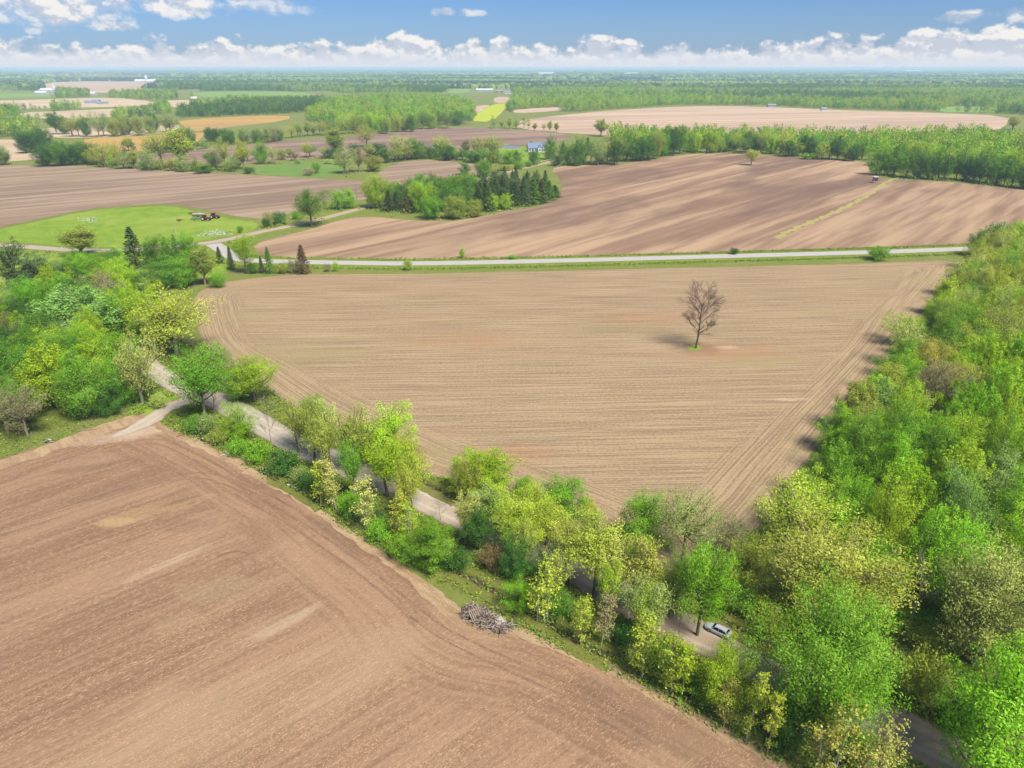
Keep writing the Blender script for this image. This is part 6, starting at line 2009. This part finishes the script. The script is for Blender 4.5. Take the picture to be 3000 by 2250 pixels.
barn(124, 277, 36, 16, 5, 10, -6, M_BARNW, M_ROOFW, 'long white barn nearest the pale green crop field', n_win=6)
barn(142, 270, 46, 18, 6, 12, -4, M_BARNW, M_ROOFW, 'larger white barn behind the long white one')
barn(158, 276, 16, 10, 4, 8, 10, M_BARNW, M_ROOFG, 'small grey roofed shed right of the white barns', 'shed')
silo(160, 270, 4.5, 20, 'silo standing at the end of the white barns')
barn(272, 279, 20, 12, 4.5, 9, 0, M_BARNW, M_ROOFW, 'small white barn at the end of the dark hedge')
barn(415, 243, 60, 26, 8, 18, 0, M_BARNW, M_ROOFW, 'left white barn of the distant farm with the tall silo')
barn(444, 243, 50, 26, 8, 18, 0, M_BARNW, M_ROOFW, 'right white barn of the distant farm with the tall silo')
silo(430, 243, 6, 34, 'tall pale silo between two distant white barns')
barn(571, 295, 14, 10, 5, 9, 0, M_REDBARN, M_ROOFW, 'small red barn with white roof among the far fields')
barn(264, 304, 20, 9, 4, 7, 4, M_BARNW, M_ROOFG, 'blue grey shed on the pale tan field, left of the group', 'shed', n_win=2)
barn(283, 303, 16, 9, 4, 8, -3, M_REDBARN, M_ROOFG, 'dark shed in the middle of the tan field group', 'shed', n_win=2)
barn(300, 306, 22, 8, 3.5, 6, 2, M_BARNW, M_ROOFG, 'pale grey shed at the right of the tan field group', 'shed', n_win=2)
barn(1307, 352, 13, 9, 4, 7.5, 0, M_SIDING, M_ROOFG, 'small white house at the edge of the lime green wood', 'white_house')
barn(1420, 267, 56, 14, 4, 8, 0, M_BARNW, M_ROOFW, 'long white shed behind the far green field', 'shed', n_win=8)
barn(1462, 272, 22, 12, 5, 9, 3, M_REDBARN, M_ROOFG, 'reddish farm house right of the long white shed', 'farm_house')
barn(1488, 275, 18, 12, 5, 9, -3, M_SIDING, M_ROOFG, 'pale farm house right of the reddish one', 'farm_house')
barn(1626, 270, 18, 12, 5, 9, 0, M_BARNW, M_ROOFW, 'tiny white barn in the woods right of the farm houses')
barn(2260, 313, 16, 8, 3, 5.5, -2, M_GREYW, M_ROOFG, 'long pale house at the back edge of the pale field', 'white_house', n_win=5)
barn(2413, 324, 10, 7, 3, 5.5, 0, M_SIDING, M_ROOFG, 'small pale house among trees behind the pale field', 'white_house')
barn(2312, 234, 40, 18, 6, 12, 0, M_BARNW, M_ROOFW, 'white speck of a barn in the distant right woods')
barn(1600, 219, 170, 60, 14, 26, 0, M_BARNW, M_ROOFW, 'far white sheds at the blue wood edge', 'shed')
barn(1850, 221, 120, 50, 14, 26, 0, M_BARNW, M_ROOFW, 'far white shed right of the blue woods', 'shed')
barn(2674, 212, 280, 90, 18, 34, 0, M_BARNW, M_ROOFW, 'bright white building near the right horizon', 'shed')

# hunting hut on legs at the wood corner
hx, hy = G(2562, 536)
hut = empty('hunting_hut', (hx, hy, 0), math.radians(4))
tag(hut, 'small raised hunting hut with dark front at the wood corner', 'hut')
MB().box(-1.3, 1.3, -1.2, 1.2, 1.5, 3.9).build('cabin', M_GREYW, hut)
MB().box(-1.22, 1.22, -1.26, -1.203, 1.65, 3.45).build('front_panel', M_BLACK, hut)
MB().add([(-1.55, -1.5, 3.9), (1.55, -1.5, 3.9), (1.55, 1.5, 4.2), (-1.55, 1.5, 4.2), (-1.55, -1.5, 4.05), (1.55, -1.5, 4.05), (1.55, 1.5, 4.35), (-1.55, 1.5, 4.35)],
         [(0, 3, 2, 1), (4, 5, 6, 7), (0, 1, 5, 4), (1, 2, 6, 5), (2, 3, 7, 6), (3, 0, 4, 7)]).build('roof', plain('pinkish_roof', (0.45, 0.34, 0.33), 0.7), hut)
for sx in (-1, 1):
    for sy in (-1, 1):
        MB().box(sx * 1.15 - .09, sx * 1.15 + .09, sy * 1.05 - .09, sy * 1.05 + .09, 0, 1.5).build('leg', M_POLEW, hut)
MB().tube([(-2.3, -1.2, 0.0), (-1.3, -1.1, 2.2)], [.06, .06], 5).build('ladder_rail', M_POLEW, hut)


def pole_thing(x, yb, yt, label, arm=True, mat=M_POLEW, r=0.17):
    X, Y = G(x, yb)
    h = height_at(yb, yt)
    t = empty('utility_pole', (X, Y, 0), math.radians(20))
    tag(t, label, 'utility pole')
    MB().tube([(0, 0, 0), (0, 0, h)], [r, r * .7], 8).build('post', mat, t)
    if arm:
        a = MB().box(-1.3, 1.3, -.08, .08, h - .7, h - .5).build('crossarm', mat, t)
        for u in (-1.15, -.5, .5, 1.15):
            MB().tube([(u, 0, h - .5), (u, 0, h - .28)], [.06, .05], 6).build('insulator', M_LAMP, a)


pole_thing(1045, 588, 537, 'wooden utility pole with crossarm behind the vivid green twin tree')
pole_thing(1641, 487, 455, 'pale utility pole at the field corner near the house', False, M_GREYW)
pole_thing(517, 690, 640, 'pale thin pole standing on the bright lawn', False, M_GREYW, 0.13)
pole_thing(1191, 600, 520, 'pole top showing above the left half of the grove', True)

# guard rail by the bend of the dirt road
gr = empty('guard_rail', (*G(1556, 484), 0))
tag(gr, 'grey guard rail along the dirt road below the house', 'guard rail')
p = gp([(1556, 484), (1580, 477), (1612, 469)]) - G(1556, 484)
MB().tube([(a, b, .75) for a, b in p], [.16] * 3, 6).build('rail', M_GREYW, gr)
for a, b in densify(p, 4.0, False):
    MB().tube([(a, b, 0), (a, b, .72)], [.07, .07], 5).build('post', M_POLEW, gr)

# brush pile at the field edge
STICKW = [plain('weathered_stick', (0.20, 0.15, 0.115), 0.95, 0.1, 0, 0.35), plain('dark_stick', (0.095, 0.068, 0.052), 0.95, 0.1, 0, 0.35), plain('bleached_stick', (0.30, 0.27, 0.24), 0.95, 0.1, 0, 0.2)]
STICKS = []
for i in range(9):
    L = 0.6 + 0.2 * i
    w_ = MB().tube([(-L / 2, 0, 0), (-L * .1, R.gauss(0, .12), R.gauss(0, .06)), (L * .25, R.gauss(0, .12), R.gauss(0, .06)), (L / 2, 0, 0)], [.055, .05, .04, .02], 5)
    o = w_.build('stick', STICKW[i % 3])
    STICKS.append(o.data)
    bpy.data.objects.remove(o)


def brush_pile(cx, cy, rx, ry, h, n, rz, label, mound=True):
    X, Y = G(cx, cy)
    t = empty('brush_pile', (X, Y, 0.05), rz)
    tag(t, label, 'brush pile')
    if mound:
        V, F = [(0, 0, h * .72)], []
        for j, q in enumerate((.35, .7, 1.0)):
            for k in range(14):
                a = k * 2 * math.pi / 14
                V.append((math.cos(a) * rx * q * R.uniform(.85, 1.05), math.sin(a) * ry * q * R.uniform(.85, 1.05), h * (.66, .42, 0.0)[j] * R.uniform(.8, 1.1)))
        F += [(0, 1 + k, 1 + (k + 1) % 14) for k in range(14)]
        for j in range(2):
            F += [(1 + j * 14 + k, 1 + (j + 1) * 14 + k, 1 + (j + 1) * 14 + (k + 1) % 14, 1 + j * 14 + (k + 1) % 14) for k in range(14)]
        MB().add(V, F).build('earth_core', STICKW[1], t)
    for i in range(n):
        a, q = R.uniform(0, 6.28), math.sqrt(R.random())
        s = link('stick', R.choice(STICKS), t)
        s.location = (math.cos(a) * rx * q, math.sin(a) * ry * q, h * (1 - q ** 1.6) * R.uniform(.75, 1.1) + .10)
        s.rotation_euler = (R.uniform(0, 6.28), R.gauss(0, .35), R.uniform(0, 6.28))


brush_pile(1402, 1808, 2.9, 1.8, 0.85, 290, math.radians(-38), 'large pile of grey sticks and brush at the foreground field edge')
brush_pile(1455, 1838, 1.7, 1.2, .8, 90, math.radians(-30), 'lower heap of sticks at the right end of the large brush pile')
brush_pile(1491, 1838, 0.9, 0.7, .4, 26, 0, 'small round heap of twigs right of the brush pile', False)
# sheets and boards thrown on the heap
X, Y = G(1466, 1832)
b = MB().box(-.75, .75, -.5, .5, 0, .06).build('board', STICKW[2], None, loc=(X, Y, .75))
b.rotation_euler = (.35, .1, .9)
tag(b, 'pale greenish board leaning on the end of the brush pile', 'board')
X, Y = G(1393, 1816)
b = empty('pallet', (X, Y, 0.85), math.radians(40))
b.rotation_euler = (.55, 0, math.radians(30))
tag(b, 'grey broken pallet lying on the brush pile', 'pallet')
for k in range(6):
    MB().box(-.8 + k * .3, -.62 + k * .3, -.9, .9, .10, .13).build('slat', STICKW[0], b)
for k in (-.75, 0, .75):
    MB().box(-.82, .92, k - .05, k + .05, 0, .098).build('bearer', STICKW[0], b)

# pipes and logs left along the ditch
for (x, y, L, rz, m_, nm, lb) in ((668, 1331, 2.2, -45, M_WHITEP, 'white_pipe', 'white pipe at the field edge below the vivid green bush'), (660, 1334, 1.8, 25, M_GREYW, 'grey_pole', 'grey pole lying across the white pipe'),
                                  (834, 1426, 1.3, -50, M_WHITEP, 'white_pipe', 'left of three short white pipes by the muddy ditch'), (851, 1424, 1.4, -20, M_WHITEP, 'white_pipe', 'middle of three short white pipes by the muddy ditch'),
                                  (861, 1430, 0.9, -25, M_WHITEP, 'white_pipe', 'right of three short white pipes by the muddy ditch'), (816, 1412, 3.2, -38, M_POLEW, 'fallen_log', 'dark fallen log beside the muddy ditch'),
                                  (532, 1277, 2.0, 35, M_RUST, 'rusty_debris', 'rusty red scrap lying at the field entrance'), (550, 1273, 1.1, -20, M_RUST, 'rusty_debris', 'smaller rusty scrap right of the red scrap'),
                                  (255, 1262, 4.0, 15, M_POLEW, 'fallen_log', 'dark branch lying on the field below the left trees'), (1598, 1815, 2.0, -60, STICKW[2], 'fallen_log', 'bleached log across the ditch by the pale leaning stem')):
    X, Y = G(x, y)
    t = empty(nm, (X, Y, 0.16), math.radians(rz))
    tag(t, lb, nm.split('_')[-1])
    r = .14 if 'pipe' in nm else .10
    MB().tube([(-L / 2, 0, 0), (-L * .1, .05, .04), (L / 2, 0, 0)], [r, r * .95, r * .85], 8).build('shaft', m_, t)
    if 'pipe' in nm:
        MB().tube([(L / 2 - .02, 0, 0), (L / 2 + .05, 0, 0)], [r * 1.15, r * 1.15], 8).build('collar', m_, t)
    else:
        MB().tube([(0, 0, 0), (L * .2, L * .22, .1)], [r * .6, r * .25], 6).build('side_branch', m_, t)
X, Y = G(145, 1294)
t = empty('scrap_heap', (X, Y, 0.05), .3)
tag(t, 'bluish grey scrap heap at the left field edge', 'scrap heap')
for k in range(7):
    o = MB().box(-.35, .35, -.2, .2, 0, .08).build('sheet', M_DARKST if k % 2 else M_GREYW, t, loc=(R.gauss(0, .6), R.gauss(0, .35), .08 * k))
    o.rotation_euler = (R.gauss(0, .25), R.gauss(0, .25), R.uniform(0, 3))

# ------------------------------------------------------------------ haze
hz = MB().box(-46000, 46000, -46000, 46000, -1.0, 75.0)
hm = bpy.data.materials.new('haze_air')
hm.use_nodes = True
hn = Nodes(hm.node_tree)
ho = hn.n('ShaderNodeOutputMaterial')
pv = hn.n('ShaderNodeVolumePrincipled')
pv.inputs['Color'].default_value = (0.58, 0.79, 1.0, 1)
pv.inputs['Density'].default_value = 0.00011
pv.inputs['Anisotropy'].default_value = 0.0
hn.put(ho.inputs['Volume'], pv.outputs[0])
o = hz.build('haze', hm)
tag(o, 'pale blue haze lying over the whole countryside', 'haze', kind='stuff')
